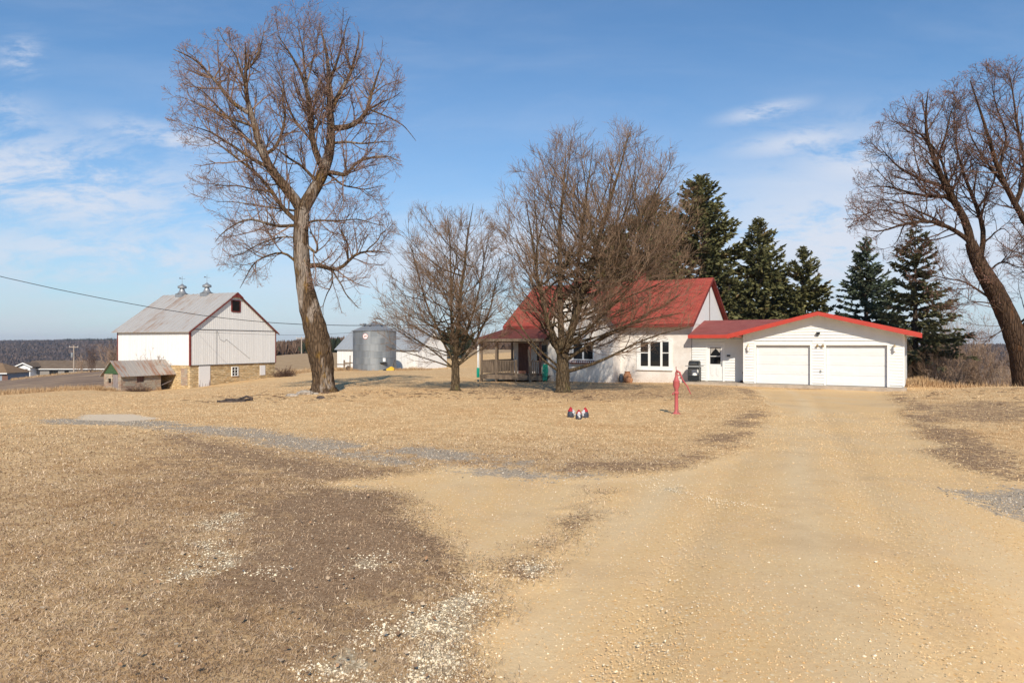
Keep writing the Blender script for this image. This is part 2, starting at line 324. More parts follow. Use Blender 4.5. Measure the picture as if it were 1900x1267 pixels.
# stucco with stains and worn patches near the ground
m = MT('worn_white_stucco', .92, .15); x, y, z = m.xyz(); n = m.noise(m.pos(), 1.5, 8, .65); n2 = m.noise(m.pos(), 11, 6, .7)
c = m.ramp(n, (.3, (.58, .52, .47)), (.6, (.72, .685, .65))); near = m.mr(m.math('ADD', z, m.math('MULTIPLY', n, -1.4)), -.75, .25, 1, 0)
sp = m.math('MULTIPLY', near, m.mr(n2, .52, .58)); c = m.mix(m.math('MULTIPLY', sp, .85), c, (.25, .17, .12)); c = m.mix(m.math('MULTIPLY', near, .4), c, (.5, .40, .32)); m.col(c).bump(n2, .008); M['stucco'] = m.m
m = MT('grey_shingle_far', .9, .1); n = m.noise(m.pos(), .8, 6); m.col(m.ramp(n, (.3, (.115, .083, .06)), (.7, (.17, .128, .095)))); M['farroof'] = m.m
m = MT('brown_shingle_far', .9, .1); n = m.noise(m.pos(), .8, 6); m.col(m.ramp(n, (.3, (.17, .11, .065)), (.7, (.24, .16, .10)))); M['farroof2'] = m.m
M['fargrey'] = flat('grey_far_siding', (.25, .23, .21), .8, .2); M['farblue'] = flat('blue_grey_siding', (.25, .28, .32), .8, .2); M['garagebrown'] = flat('brown_far_door', (.16, .09, .07), .8, .2)
# corrugated steel of the bin
m = MT('corrugated_steel', .5, .45, .45); x, y, z = m.xyz(); n = m.noise(m.pos(2, 2, 12), .6, 5)
sh = m.noise(m.comb(m.math('MULTIPLY', m.math('ARCTAN2', x, y), 2.2), m.math('FLOOR', m.math('MULTIPLY', z, 1.19)), 0.0), 1.3, 2)
m.col(m.mix(m.mr(sh, .35, .65), (.20, .22, .24), (.29, .31, .33))); wv = m.math('SINE', m.math('MULTIPLY', z, 62.0)); m.bump(wv, .012, 1); M['bin'] = m.m
# bark and twigs
def bark(name, a, b, c3=None, moss=None, sc=1.0):
    m = MT(name, .95, .1); n = m.noise(m.pos(7 * sc, 7 * sc, 1.3 * sc), 1, 8, .7, .6); v = m.vor(m.pos(9 * sc, 9 * sc, 1.6 * sc), 1, 'Distance', 'DISTANCE_TO_EDGE')
    c = m.ramp(n, (.3, a), (.7, b)); c = m.mix(m.mr(v, 0, .16, .55, 0), c, tuple(q * .3 for q in a))
    if c3: c = m.mix(m.mr(m.noise(m.pos(1.6, 1.6, .5), 1, 5), .52, .62), c, c3)
    if moss: c = m.mix(m.mr(m.noise(m.pos(2.5, 2.5, 1.1), 1, 4), .57, .66, 0, .75), c, moss)
    m.col(c).bump(m.math('ADD', n, m.mr(v, 0, .2)), .045, 1); return m.m
M['bark1'] = bark('silver_maple_bark', (.075, .048, .03), (.17, .115, .072), (.27, .22, .18), (.19, .11, .03))
M['bark2'] = bark('maple_bark', (.085, .06, .036), (.18, .13, .08), None, (.14, .12, .05), 1.6)
M['bark3'] = bark('dark_maple_bark', (.05, .03, .02), (.11, .07, .046), None, (.12, .06, .03))
M['barkspruce'] = bark('spruce_bark', (.07, .05, .04), (.13, .10, .08), None, None, 2)
def twig(name, a, b):
    m = MT(name, .9, .1); m.col(m.mix(m.island(), a, b)); return m.m
M['twig1'] = twig('reddish_twigs', (.13, .085, .065), (.26, .175, .135)); M['twig2'] = twig('brown_twigs', (.12, .08, .055), (.25, .17, .115)); M['twig3'] = twig('dark_twigs', (.08, .05, .038), (.15, .095, .07))
M['bud'] = twig('red_buds', (.27, .125, .10), (.38, .22, .175)); M['bud2'] = twig('brown_buds', (.20, .10, .07), (.28, .15, .10)); M['brush'] = twig('pale_brush_stems', (.20, .12, .085), (.40, .29, .20))
def needles(name, a, b, c3, p=.12):
    m = MT(name, .7, .25); i = m.island(); c = m.mix(i, a, b); c = m.mix(m.mr(m.noise(m.pos(), .7, 4), .56, .68, 0, .7), c, c3); m.col(c); return m.m
M['needle'] = needles('spruce_needles', (.085, .092, .038), (.22, .205, .085), (.24, .155, .075)); M['needle2'] = needles('dark_spruce_needles', (.055, .075, .05), (.135, .165, .10), (.16, .12, .07)); M['needle3'] = needles('thin_spruce_needles', (.07, .08, .042), (.17, .16, .078), (.22, .145, .09))
M['stone'] = flat('field_stone', (.34, .29, .24), .9, .2, var=.35, sc=7, bump=.02)

# ------------------------------------------------------------------ ground sheet
def pmask(px_poly, x, y, soft=.5, namp=.5, nsc=1.3, seed=0, world=None):
    P = np.array([hit(*p) for p in px_poly] + list(world or []))
    n = len(P); ins = np.zeros(len(x), bool); dm = np.full(len(x), 1e9)
    lo = P.min(0) - 4; hi = P.max(0) + 4; k = np.where((x > lo[0]) & (x < hi[0]) & (y > lo[1]) & (y < hi[1]))[0]; xx = x[k]; yy = y[k]; ik = np.zeros(len(k), bool); dk = np.full(len(k), 1e9)
    for i in range(n):
        a = P[i]; b = P[(i + 1) % n]; e = b - a; t = np.clip(((xx - a[0]) * e[0] + (yy - a[1]) * e[1]) / (e @ e + 1e-9), 0, 1)
        dk = np.minimum(dk, np.hypot(xx - a[0] - t * e[0], yy - a[1] - t * e[1]))
        c = ((a[1] > yy) != (b[1] > yy)) & (xx < (b[0] - a[0]) * (yy - a[1]) / (b[1] - a[1] + 1e-12) + a[0]); ik ^= c
    sd = np.where(ik, dk, -dk) + namp * 2 * (fbm(xx * nsc, yy * nsc, seed, 5) - .5)
    o = np.zeros(len(x)); t = np.clip(sd / soft * .5 + .5, 0, 1); o[k] = t * t * (3 - 2 * t); raw = np.full(len(x), -99.0); raw[k] = sd; return o, raw
DRIVE = [(1398, 721), (1422, 745), (1432, 772), (1410, 803), (1368, 838), (1300, 860), (1180, 873), (1060, 880), (960, 868), (840, 864), (700, 882), (622, 895), (662, 905), (735, 915), (790, 945), (812, 985), (822, 1020), (850, 1075), (905, 1130), (875, 1190), (868, 1267), (850, 1500)]
DRIVE2 = [(1900, 899), (1800, 868), (1742, 834), (1692, 793), (1662, 748), (1642, 722)]
GREY = [(60, 778), (200, 770), (330, 784), (480, 797), (640, 820), (760, 828), (900, 844), (1060, 868), (1090, 880), (1000, 882), (880, 866), (740, 858), (620, 846), (470, 820), (330, 799), (220, 789), (90, 786)]
GREY2 = [(1748, 900), (1830, 905), (1960, 905), (1960, 975), (1880, 950), (1810, 925)]
GREY3 = [(505, 872), (600, 884), (655, 902), (710, 905), (690, 895), (580, 872)]
SLAB = [(150, 769), (240, 768), (300, 776), (230, 782), (140, 779)]
BROWN = [(280, 795), (480, 830), (620, 858), (760, 872), (840, 866), (700, 886), (620, 900), (540, 905), (440, 880), (330, 845)]
DARK = [(500, 905), (620, 897), (735, 915), (790, 945), (815, 985), (825, 1020), (812, 1080), (760, 1130), (620, 1150), (500, 1150), (420, 1110), (400, 1060), (410, 1000), (400, 960), (440, 925)]
DARK2 = [(200, 800), (420, 830), (600, 870), (640, 900), (500, 925), (360, 960), (330, 1060), (400, 1130), (560, 1190), (800, 1150), (760, 1260), (560, 1300), (400, 1230), (250, 1100), (230, 950), (180, 860)]
ST1 = [(358, 962), (438, 930), (450, 944), (410, 975), (398, 1000), (425, 1030), (440, 1052), (345, 1066), (338, 1045), (372, 1005)]
ST2 = [(470, 1050), (520, 1041), (545, 1052), (535, 1060), (480, 1062)]
ST3 = [(640, 1040), (690, 1036), (700, 1050), (650, 1056)]
ST4 = [(855, 1075), (1010, 1040), (985, 1075), (900, 1125), (860, 1180), (840, 1267), (700, 1300), (560, 1300), (600, 1240), (700, 1170), (790, 1120)]
ST5 = [(1180, 862), (1290, 905), (1420, 935), (1300, 925), (1220, 900)]
MULCH = [(880, 706), (1010, 706), (1150, 707), (1290, 712), (1400, 722), (1390, 740), (1250, 742), (1080, 745), (960, 738), (830, 728)]
LEDGE = [(-200, 742), (100, 733), (190, 727), (330, 722), (500, 704), (620, 690), (830, 684), (950, 684), (950, 600), (-200, 650)]
def masks(x, y):
    D = {}
    sep_, _ = pmask([(1080, 900), (1135, 912), (1105, 960), (1050, 1010), (985, 1062), (945, 1060), (1005, 990), (1055, 940)], x, y, .5, .45, 1.6, 71)
    D['drive'], rd = pmask(DRIVE, x, y, .45, .42, .9, 11, world=[(-.6, 2.0), (-2.0, -3), (14, -3), (16, 6)] + [hit(*p) for p in DRIVE2])
    sep_ = sep_ * np.clip(fbm(x * 2.5, y * 2.5, 72, 4) * 3 - .8, 0, 1); D['drive'] = D['drive'] * (1 - .7 * sep_)
    g, _ = pmask(GREY, x, y, .7, .5, .8, 21); g2, _ = pmask(GREY2, x, y, .4, .3, 1.5, 22); g3, _ = pmask(GREY3, x, y, .4, .5, 1.5, 24); br = fbm(x * .9, y * .9, 77, 4)
    D['grey'] = np.clip(np.maximum(g * np.clip((br - .24) * 4, .35, 1), np.maximum(g2, g3 * np.clip((br - .42) * 9, 0, 1))), 0, 1)
    wx = x - (1.2 + .40 * (y - 4)) + .25 * np.sin(y * .21); lf_ = y - (10.3 - .22 * x) + .4 * np.sin(x * .5)
    tr = np.exp(-((np.abs(wx) - .82) / .26) ** 2) * np.clip((y - 1) / 3, 0, 1) + .8 * np.exp(-((np.abs(wx + 2.6 + .02 * y) - .8) / .24) ** 2) * (y < 17) + .7 * np.exp(-((np.abs(lf_) - .75) / .25) ** 2) * np.clip((4 - x) / 4, 0, 1)
    D['track'] = np.clip(tr, 0, 1) * D['drive'] * np.clip(fbm(x * .7, y * .4, 88, 3) * 2 - .3, 0, 1)
    D['front'] = np.clip((15 + 5 * (fbm(x * .3, y * .3, 5, 4) - .5) - y) / 9.0, 0, 1) * np.clip((4 - x) / 3, 0, 1)
    D['slab'], _ = pmask(SLAB, x, y, .3, .15, 1, 25)
    rt_, _ = pmask([(1690, 752), (1800, 742), (1960, 742), (1960, 772), (1860, 790), (1760, 800), (1700, 778)], x, y, 1.5, 2.0, .5, 37); a, _ = pmask(BROWN, x, y, .8, .6, .8, 31); b, _ = pmask(DARK, x, y, 1.5, .8, 1.3, 32); b2, _ = pmask(DARK2, x, y, 1.5, .6, .8, 35); c, _ = pmask(MULCH, x, y, 1.8, 1.2, .7, 33)  # rt_: soft-edged brown patches across the right lawn
    edge = .66 * np.exp(-((rd + .45) / .75) ** 2) * (y > 8.5) * np.clip(fbm(x * .8, y * .8, 40, 4) * 2.4 - .45, 0, 1)
    for e in ((600, 727, 1.5), (845, 724, 1.8), (1045, 727, 2.6), (1255, 770, .5), (430, 745, 1.4), (1903, 720, 3)):
        q = hit(e[0], e[1]); c = np.maximum(c, np.exp(-(np.hypot(x - q[0], y - q[1]) / e[2]) ** 2) * .8)
    D['dirt_brown'] = np.clip(np.maximum(np.maximum(a * .7, b), np.maximum(c * .5, np.maximum(np.maximum(edge, rt_ * .6), np.maximum(b2 * .5, sep_ * .8)))), 0, 1)
    s = np.zeros(len(x))
    for i, (p, k) in enumerate(((ST1, .8), (ST2, .6), (ST3, .6), (ST4, .8), (ST5, .5))): q, _ = pmask(p, x, y, .22, .2, 3, 50 + i); s = np.maximum(s, q * k * np.clip(fbm(x * 3.2, y * 3.2, 60 + i, 4) * 3.6 - 1.2, 0, 1))
    D['pale'] = s; D['field'], _ = pmask([], x, y, world=[(-200, 60)]) if False else (np.zeros(len(x)), 0)
    th = 950 + F * np.tan(np.clip(np.arctan2(x, y), -1.4, 1.4)); r = np.hypot(x, y); yy = np.maximum(y, .1)
    edgeY = np.interp(th, [-400, 0, 190, 230, 510, 620, 830, 950, 1300, 1650, 1700, 1740, 1900, 2400], [62, 64, 66, 90, 95, 98, 120, 150, 100, 60, 46, 39, 37, 34])
    D['field'] = np.clip((y - edgeY) / 3, 0, 1); D['far'] = np.clip((r - 330) / 60, 0, 1)
    lf = np.interp(th, [-400, 190, 300, 1500, 1650, 2400], [1, 1, 0, 0, 1, 1]); D['darkfield'] = D['field'] * lf
    return D
def build_ground():
    tin = np.linspace(-R(43), R(43), 430); tout = np.linspace(R(43), R(317), 70)[1:-1]; th = np.concatenate([tin, tout])
    r = np.concatenate([np.linspace(.02, 2, 8)[:-1], np.exp(np.linspace(math.log(2), math.log(62), 470))[:-1], np.exp(np.linspace(math.log(62), math.log(4200), 200))])
    TH, RR = np.meshgrid(th, r); x = (RR * np.sin(TH)).ravel(); y = (RR * np.cos(TH)).ravel(); z = gz(x, y)
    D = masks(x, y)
    z = z - D['drive'] * .05 + (1 - D['drive']) * .022 * (fbm(x * 4, y * 4, 3, 3) - .5)
    for q, wd in (((-.6), .22), ((1.1), .22)):            # shallow wheel ruts running up to the garage
        ax = 1.4 + q + (y - 4) * .41; z = z - D['drive'] * .022 * np.exp(-((x - ax) / wd) ** 2) * np.clip((34 - y) / 5, 0, 1)
    far = D['far']; z = z + far * (fbm(x / 60, y / 60, 8, 4) - .5) * 5
    nt_, nr = len(th), len(r); i = np.arange(nr - 1)[:, None]; j = np.arange(nt_)[None]; j2 = (j + 1) % nt_
    q = np.stack([i * nt_ + j, i * nt_ + j2, (i + 1) * nt_ + j2, (i + 1) * nt_ + j], -1).reshape(-1, 4)[:, ::-1]
    me = rawmesh('ground', np.stack([x, y, z], -1), q, mats=[M['ground']], smooth=True)
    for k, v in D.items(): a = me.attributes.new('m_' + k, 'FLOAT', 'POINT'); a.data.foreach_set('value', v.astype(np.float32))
    o = bpy.data.objects.new('ground', me); link(o); tag(o, 'dry tan lawn and gravel yard running to the far hills', None, kind='structure')
m = MT('ground', .95, .12)
p = m.pos(); n1 = m.noise(p, .35, 5); n2 = m.noise(p, 2.3, 7, .65); n3 = m.noise(p, 26, 6, .7); n4 = m.noise(p, 90, 4, .7); gr = m.noise(m.pos(40, 14, 10, rot=.4), 1, 6, .7); n5 = m.noise(p, 7, 5, .7)
lawn = m.ramp(n3, (.28, (.40, .26, .135)), (.5, (.68, .47, .245)), (.72, (.84, .62, .36)))
lawn = m.mix(m.math('MULTIPLY', m.attr('m_front'), .38), lawn, m.ramp(n3, (.3, (.12, .075, .045)), (.7, (.32, .22, .14))))
lawn = m.mix(m.mr(n2, .35, .65), m.mix(1, lawn, (.80, .74, .68), 'MULTIPLY'), lawn); lawn = m.mix(m.mr(n1, .45, .65, 0, .55), lawn, m.mix(1, lawn, (.9, .80, .70), 'MULTIPLY'))
lawn = m.mix(m.mr(n5, .56, .72, 0, .5), lawn, (.20, .13, .07))
lawn = m.mix(m.mr(m.noise(p, 1.7, 6, .6), .66, .74, 0, .45), lawn, (.20, .20, .06))
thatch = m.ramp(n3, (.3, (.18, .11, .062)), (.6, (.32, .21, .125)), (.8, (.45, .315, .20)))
drv = m.ramp(n3, (.25, (.68, .455, .235)), (.5, (.79, .54, .275)), (.75, (.84, .61, .335)))
drv = m.mix(m.mr(n2, .4, .7, 0, .6), drv, (.76, .53, .31)); drv = m.mix(m.mr(n4, .58, .7, 0, .6), drv, (.40, .27, .16)); v1 = m.vor(p, 34, 'Color'); v1d = m.vor(p, 34)
sepv = m.N.new('ShaderNodeSeparateColor'); m.L.new(v1, sepv.inputs[0]); drv = m.mix(m.math('MULTIPLY', m.mr(sepv.outputs[0], .86, .9), m.mr(v1d, .5, .2)), drv, (.86, .72, .5))
drv = m.mix(m.math('MULTIPLY', m.mr(sepv.outputs[1], .86, .9), m.mr(v1d, .5, .2)), drv, (.72, .42, .16)); n1b = m.noise(m.pos(.8, .16, 1, rot=-.4), 1.0, 5); drv = m.mix(m.mr(n1b, .45, .7, 0, .5), drv, (.72, .56, .36))
gry = m.ramp(m.noise(p, 45, 4, .7), (.3, (.21, .165, .12)), (.5, (.36, .29, .215)), (.7, (.54, .44, .33)))
pale = m.ramp(m.vor(p, 28, 'Distance'), (.0, (.62, .53, .38)), (.6, (.36, .28, .18)))
def msk(nm, amp=.55, nz=None):
    a = m.attr('m_' + nm); nn = m.math('MULTIPLY', m.math('SUBTRACT', nz or n5, .5), amp * 2); e = m.math('MULTIPLY', m.math('MULTIPLY', a, m.math('SUBTRACT', 1, a)), 4)
    return m.mr(m.math('ADD', a, m.math('MULTIPLY', nn, e)), .3, .7)
c = m.mix(msk('dirt_brown', 1.0), lawn, thatch); drv = m.mix(m.math('MULTIPLY', m.attr('m_track'), .75), drv, m.mix(m.mr(n4, .35, .65), (.72, .54, .33), (.86, .67, .42))); drv = m.mix(m.mr(m.noise(m.pos(1, 1, 1), .55, 6, .7), .5, .66, 0, .45), drv, m.mix(n4, (.42, .29, .17), (.74, .52, .30))); drv = m.mix(1, drv, (.86, .84, .80), 'MULTIPLY'); c = m.mix(msk('drive', 1.0, n3), c, drv); c = m.mix(msk('grey', 1.2, n5), c, gry); c = m.mix(msk('slab', .5), c, (.66, .53, .38)); c = m.mix(msk('pale', 1.0, n3), c, pale)
fld = m.ramp(m.noise(m.pos(1, 1, 1), .9, 8, .7), (.3, (.29, .19, .105)), (.7, (.45, .315, .18))); c = m.mix(m.attr('m_field'), c, fld)
dfl = m.ramp(m.noise(m.pos(.3, 1.2, 1), .32, 14, .8), (.38, (.13, .09, .066)), (.52, (.24, .165, .115)), (.64, (.46, .32, .19))); c = m.mix(m.attr('m_darkfield'), c, dfl)
wood = m.ramp(m.noise(m.pos(1, 1, 3), .02, 9, .72), (.3, (.045, .036, .036)), (.5, (.085, .062, .055)), (.7, (.12, .09, .07))); c = m.mix(m.attr('m_far'), c, wood)
m.col(c); hh = m.math('ADD', m.math('MULTIPLY', n3, 1.0), m.math('MULTIPLY', n4, .4)); m.bump(hh, .008, .7); M['ground'] = m.m
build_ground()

# ------------------------------------------------------------------ siding and buildings helpers
def laps(mb, y, z0, z1, span, holes=(), lh=.15, d=.042, ax='y'):
    z = z0
    while z < z1 - 1e-4:
        t = min(z + lh, z1); cuts = [span(z) + span(t)]; segs = []
        hs = sorted([h for h in holes if h[2] < t - .02 and h[3] > z + .02]); xa0, xb0, xa1, xb1 = cuts[0]; cur0, cur1 = xa0, xa1
        for h in hs:
            if h[0] > cur0: segs.append((cur0, h[0], cur1, h[0]))
            cur0 = cur1 = h[1]
        if xb0 > cur0: segs.append((cur0, xb0, cur1, xb1))
        for a0, b0, a1, b1 in segs:
            if b1 < a1: a1 = b1 = (a1 + b1) / 2
            if ax == 'y': mb.quad((a0, y - d, z), (b0, y - d, z), (b1, y - .002, t), (a1, y - .002, t)); mb.quad((a0, y, z), (b0, y, z), (b0, y - d, z), (a0, y - d, z))
            else: mb.quad((y - d, a0, z), (y - d, b0, z), (y - .002, b1, t), (y - .002, a1, t)); mb.quad((y, a0, z), (y, b0, z), (y - d, b0, z), (y - d, a0, z))
        z = t
def win(th, fr_m, x0, x1, z0, z1, y, cols=2, rows=2, fw=.06, name='window', dep=.09, muntin=.02):
    f = MB(); f.box(x0, x0 + fw, y - .03, y + dep, z0, z1).box(x1 - fw, x1, y - .03, y + dep, z0, z1).box(x0 + fw, x1 - fw, y - .03, y + dep, z1 - fw, z1).box(x0 + fw, x1 - fw, y - .04, y + dep, z0, z0 + fw)
    for i in range(1, cols): c = x0 + (x1 - x0) * i / cols; f.box(c - muntin, c + muntin, y - .005, y + .04, z0 + fw, z1 - fw)
    for i in range(1, rows): c = z0 + (z1 - z0) * i / rows; f.box(x0 + fw, x1 - fw, y - .009, y + .036, c - muntin, c + muntin)
    o = f.build(name, fr_m, th); MB().box(x0 + fw, x1 - fw, y + .045, y + .055, z0 + fw, z1 - fw).build('pane', M['glass'], th, parent=o); return o

# ---- garage, entry link and farmhouse share one alignment
GF = Frame(12.88, 38.03, -31.0); FL = -.47
ga = Thing('garage', 'white attached garage with red gable trim and two wide white doors', 'garage', GF, 4, 0, FL)
W_ = 7.79; pk = 3.89; tanp = (3.40 - 2.25) / 4.6
def gtop(x): return 3.30 - abs(x - pk) * tanp
DR = [(.69, 3.44), (4.22, 7.03)]; DH = 1.63
holes = [(d[0] - .11, d[1] + .11, FL, DH + .14) for d in DR]
mb = MB(); laps(mb, 0, FL + .10, 3.25, lambda z: (max(.09, pk - (3.28 - z) / tanp), min(W_ - .09, pk + (3.28 - z) / tanp)), holes); mb.build('siding', M['vinyl'], ga)
mb = MB()   # body with recessed door openings
xs = [.02, DR[0][0], DR[0][1], DR[1][0], DR[1][1], W_ - .02]
for i in (0, 2, 4): mb.box(xs[i], xs[i + 1], .004, .2, FL, DH)
mb.prism([(.02, DH), (W_ - .02, DH), (W_ - .02, gtop(W_) - .03), (pk, gtop(pk) - .03), (.02, gtop(0) - .03)], .004, .2)
mb.box(.02, .2, .2, 7.3, FL, 2.1).box(W_ - .2, W_ - .02, .2, 7.3, FL, 2.1); mb.prism([(.02, FL), (W_ - .02, FL), (W_ - .02, gtop(W_) - .03), (pk, gtop(pk) - .03), (.02, gtop(0) - .03)], 7.3, 7.5)
mb.build('wall', M['vinyl'], ga)
mb = MB(); laps(mb, -(W_ + .0), 0, 1, lambda z: (0, 0)); 
mb = MB().box(0, .09, -.03, .0, FL + .05, gtop(0) - .05).box(W_ - .09, W_, -.03, .0, FL + .05, gtop(W_) - .05)
for d in DR: mb.box(d[0] - .11, d[0], -.028, .12, FL, DH).box(d[1], d[1] + .11, -.028, .12, FL, DH).box(d[0] - .11, d[1] + .11, -.03, .12, DH, DH + .13)
mb.build('corner_trim', M['trim'], ga)
for k, d in enumerate(DR):
    mb = MB(); n = 4; h = (DH - FL) / n
    for i in range(n):
        z0 = FL + i * h; mb.box(d[0], d[1], .15, .19, z0 + .003, z0 + h - .003); wd = (d[1] - d[0]) / 2
        for j in range(2): x0 = d[0] + j * wd; mb.prism([(x0 + .16, z0 + .09), (x0 + wd - .16, z0 + .09), (x0 + wd - .16, z0 + h - .09), (x0 + .16, z0 + h - .09)], .146, .152); mb.prism([(x0 + .2, z0 + .13), (x0 + wd - .2, z0 + .13), (x0 + wd - .2, z0 + h - .13), (x0 + .2, z0 + h - .13)], .141, .147)
    o = mb.build('garage_door', M['door_white'], ga, bevel=.004)
    MB().box(d[0], d[1], .14, .2, FL - .02, FL + .005).build('rubber_seal', M['black'], ga, parent=o)
# roof: two slabs, fascia, barge boards and soffit
def slab(mb, x0, z0, x1, z1, y0, y1, t): mb.prism([(x0, z0), (x1, z1), (x1, z1 + t), (x0, z0 + t)], y0, y1)
OV = .62; xl, xr = -.72, W_ + .72; zt = lambda x: 3.30 - abs(x - pk) * tanp
mb = MB(); slab(mb, xl, zt(xl), pk, zt(pk), -OV, 7.9, .06); slab(mb, pk, zt(pk), xr, zt(xr), -OV, 7.9, .06); mb.build('roof', M['shl'], ga)
mb = MB(); y0, y1 = -OV - .03, -OV - .002
mb.prism([(xl - .02, zt(xl) - .16), (xl + .72, zt(0) - .16), (pk, zt(pk) - .12), (pk, zt(pk) + .085), (xl - .02, zt(xl) + .085)], y0, y1)
mb.prism([(pk, zt(pk) - .12), (xr - .72, zt(W_) - .16), (xr + .02, zt(xr) - .16), (xr + .02, zt(xr) + .085), (pk, zt(pk) + .085)], y0, y1)
mb.box(xr + .001, xr + .03, -OV, 7.9, zt(xr) - .12, zt(xr) + .08).box(xl - .03, xl - .001, -OV, 7.9, zt(xl) - .12, zt(xl) + .08)
mb.box(xl, -.001, -OV, -OV + .4, zt(0) - .26, zt(0) - .22).build('fascia', M['red_fascia'], ga)
mb = MB(); slab(mb, xl, zt(xl) - .07, pk, zt(pk) - .07, -OV, -.02, .04); slab(mb, pk, zt(pk) - .07, xr, zt(xr) - .07, -OV, -.02, .04)
mb.box(W_ + .004, xr, -.02, 7.9, zt(xr) - .03, zt(xr) - .01); mb.box(xl, -.004, -.02, .3, zt(xl) - .03, zt(xl) - .01); mb.build('soffit', M['trim'], ga)
MB().box(-.15, W_ + .1, -.9, .17, FL - .25, FL - .015).box(-3.1, -.152, -.65, 1.05, FL - .25, FL - .012).build('apron', M['conc'], ga)
# fittings on the garage
def lantern(x, lab):
    t = Thing('wall_lantern', lab, 'wall lantern', GF, x, -.02, 1.5, 'lanterns beside the garage doors')
    MB().box(x - .05, x + .05, -.03, .0, 1.28, 1.62).tube([(x, -.03, 1.55), (x, -.12, 1.66), (x, -.17, 1.6)], .012, 6).tube([(x, -.03, 1.32), (x, -.14, 1.28), (x, -.17, 1.3)], .012, 6).build('bracket', M['gold'], t)
    MB().lathe(x, -.17, [(.02, 1.30), (.055, 1.32), (.075, 1.55)], 6).build('glass_shade', M['trim'], t, True)
    MB().lathe(x, -.17, [(.09, 1.55), (.06, 1.62), (.015, 1.66), (.012, 1.70)], 6).build('cap', M['gold'], t)
lantern(.29, 'brass wall lantern left of the left garage door'); lantern(7.36, 'brass wall lantern right of the right garage door')
t = Thing('flood_light', 'black floodlight high on the white garage gable', 'floodlight', GF, 3.8, -.02, 2.25)
MB().box(3.74, 3.85, -.05, -.015, 2.10, 2.24).tube([(3.8, -.05, 2.18), (3.83, -.14, 2.24)], .012, 6).build('bracket', M['iron'], t)
MB().box(3.76, 3.94, -.2, -.1, 2.2, 2.33).build('lamp_head', M['black'], t, bevel=.012)
t = Thing('twin_spotlight', 'pale twin-headed spotlight between the garage doors', 'spotlight', GF, 3.93, -.02, 1.6)
MB().lathe(3.93, -.04, [(.05, 1.56), (.05, 1.62)], 12).tube([(3.93, -.04, 1.6), (3.83, -.1, 1.63)], .012, 6).tube([(3.93, -.04, 1.6), (4.05, -.1, 1.63)], .012, 6).build('mount', M['iron'], t)
for q in (3.81, 4.07): MB().tube([(q, -.06, 1.66), (q, -.17, 1.58)], [.035, .07], 10).build('lamp_head', M['gold'], t, True)
single('keypad', MB().box(3.9, 4.0, -.05, -.017, .18, .32), M['iron'], 'small grey keypad low between the garage doors', 'keypad', GF, 3.95, -.02, .2, bevel=.01)

# ---- entry link
li = Thing('entry_link', 'low white sided entry wing with faded red roof joining house and garage', 'building', GF, -1.7, 1, FL)
mb = MB(); laps(mb, 1.0, FL + .04, 2.02, lambda z: (-3.16, -.01), [(-2.36, -1.25, FL, 1.80)]); mb.build('siding', M['vinyl'], li)
MB().box(-3.16, -2.31, 1.004, 1.2, FL, 2.1).box(-1.30, .015, 1.004, 1.2, FL, 2.1).box(-2.31, -1.30, 1.004, 1.2, 1.75, 2.1).box(-3.16, -3.08, 1.2, 6.6, FL, 2.1).build('wall', M['vinyl'], li)
MB().box(-2.36, -2.24, .972, 1.1, FL, 1.66).box(-1.37, -1.25, .972, 1.1, FL, 1.66).box(-2.36, -1.25, .968, 1.1, 1.66, 1.78).build('door_frame', M['trim'], li)
mb = MB(); x0, x1 = -2.24, -1.37
mb.box(x0, x0 + .13, 1.03, 1.07, FL + .02, 1.65).box(x1 - .13, x1, 1.03, 1.07, FL + .02, 1.65).box(x0 + .13, x1 - .13, 1.03, 1.07, 1.5, 1.65).box(x0 + .13, x1 - .13, 1.03, 1.07, FL + .02, .52).box(x0 + .13, x1 - .13, 1.025, 1.06, .96, 1.0)
for q in (-1.97, -1.64):
    pts = [(q - .1, .35), (q - .1, -.02)] + [(q - .1 * math.cos(a), -.02 - .14 * math.sin(a)) for a in np.linspace(.3, math.pi - .3, 6)] + [(q + .1, -.02), (q + .1, .35)]
    mb.prism(pts, 1.012, 1.031)
d = mb.build('door', M['door_white'], li)
MB().box(x0 + .13, x1 - .13, 1.05, 1.06, .52, 1.5).build('pane', M['glass'], li, parent=d)
mb = MB(); mb.prism([(x0 + .15, 1.48), (x0 + .5, 1.48), (x0 + .3, 1.28), (x0 + .17, 1.1)], 1.035, 1.045).prism([(x1 - .15, 1.48), (x1 - .45, 1.48), (x1 - .27, 1.28), (x1 - .17, 1.15)], 1.035, 1.045); mb.build('curtain', M['cloth'], li, parent=d)
MB().tube([(x1 - .06, 1.03, .42), (x1 - .06, .97, .44), (x1 - .06, .97, .66), (x1 - .06, 1.03, .68)], .012, 6).build('handle', M['black'], li, parent=d)
ze, zr_ = 2.16, 3.10; b0, b1 = .36, 3.7
mb = MB(); mb.prism([(b0, ze), (b1, zr_), (b1, zr_ + .06), (b0, ze + .06)], -3.2, 3.0, 'x'); mb.prism([(b1, zr_), (b1 + 3.3, ze), (b1 + 3.3, ze + .06), (b1, zr_ + .06)], -3.2, 3.0, 'x'); mb.build('roof', M['shl'], li)
MB().box(-3.22, -.73, b0 - .03, b0 - .002, ze - .13, ze + .07).build('fascia', M['red_fascia'], li)
MB().box(-3.2, -.02, b0, .98, ze - .12, ze - .1).build('soffit', M['trim'], li)
single('mailbox', MB().box(-1.12, -.94, .9, .98, .98, 1.07), M['black'], 'small black mailbox on the white siding right of the entry door', 'mailbox', GF, -1.03, .97, 1.0, bevel=.01)
single('outlet_box', MB().box(-.25, -.15, .93, .985, .0, .1), M['rust'], 'small dark outlet box low on the entry wall in the garage shade', 'outlet box', GF, -.2, .97, 0)
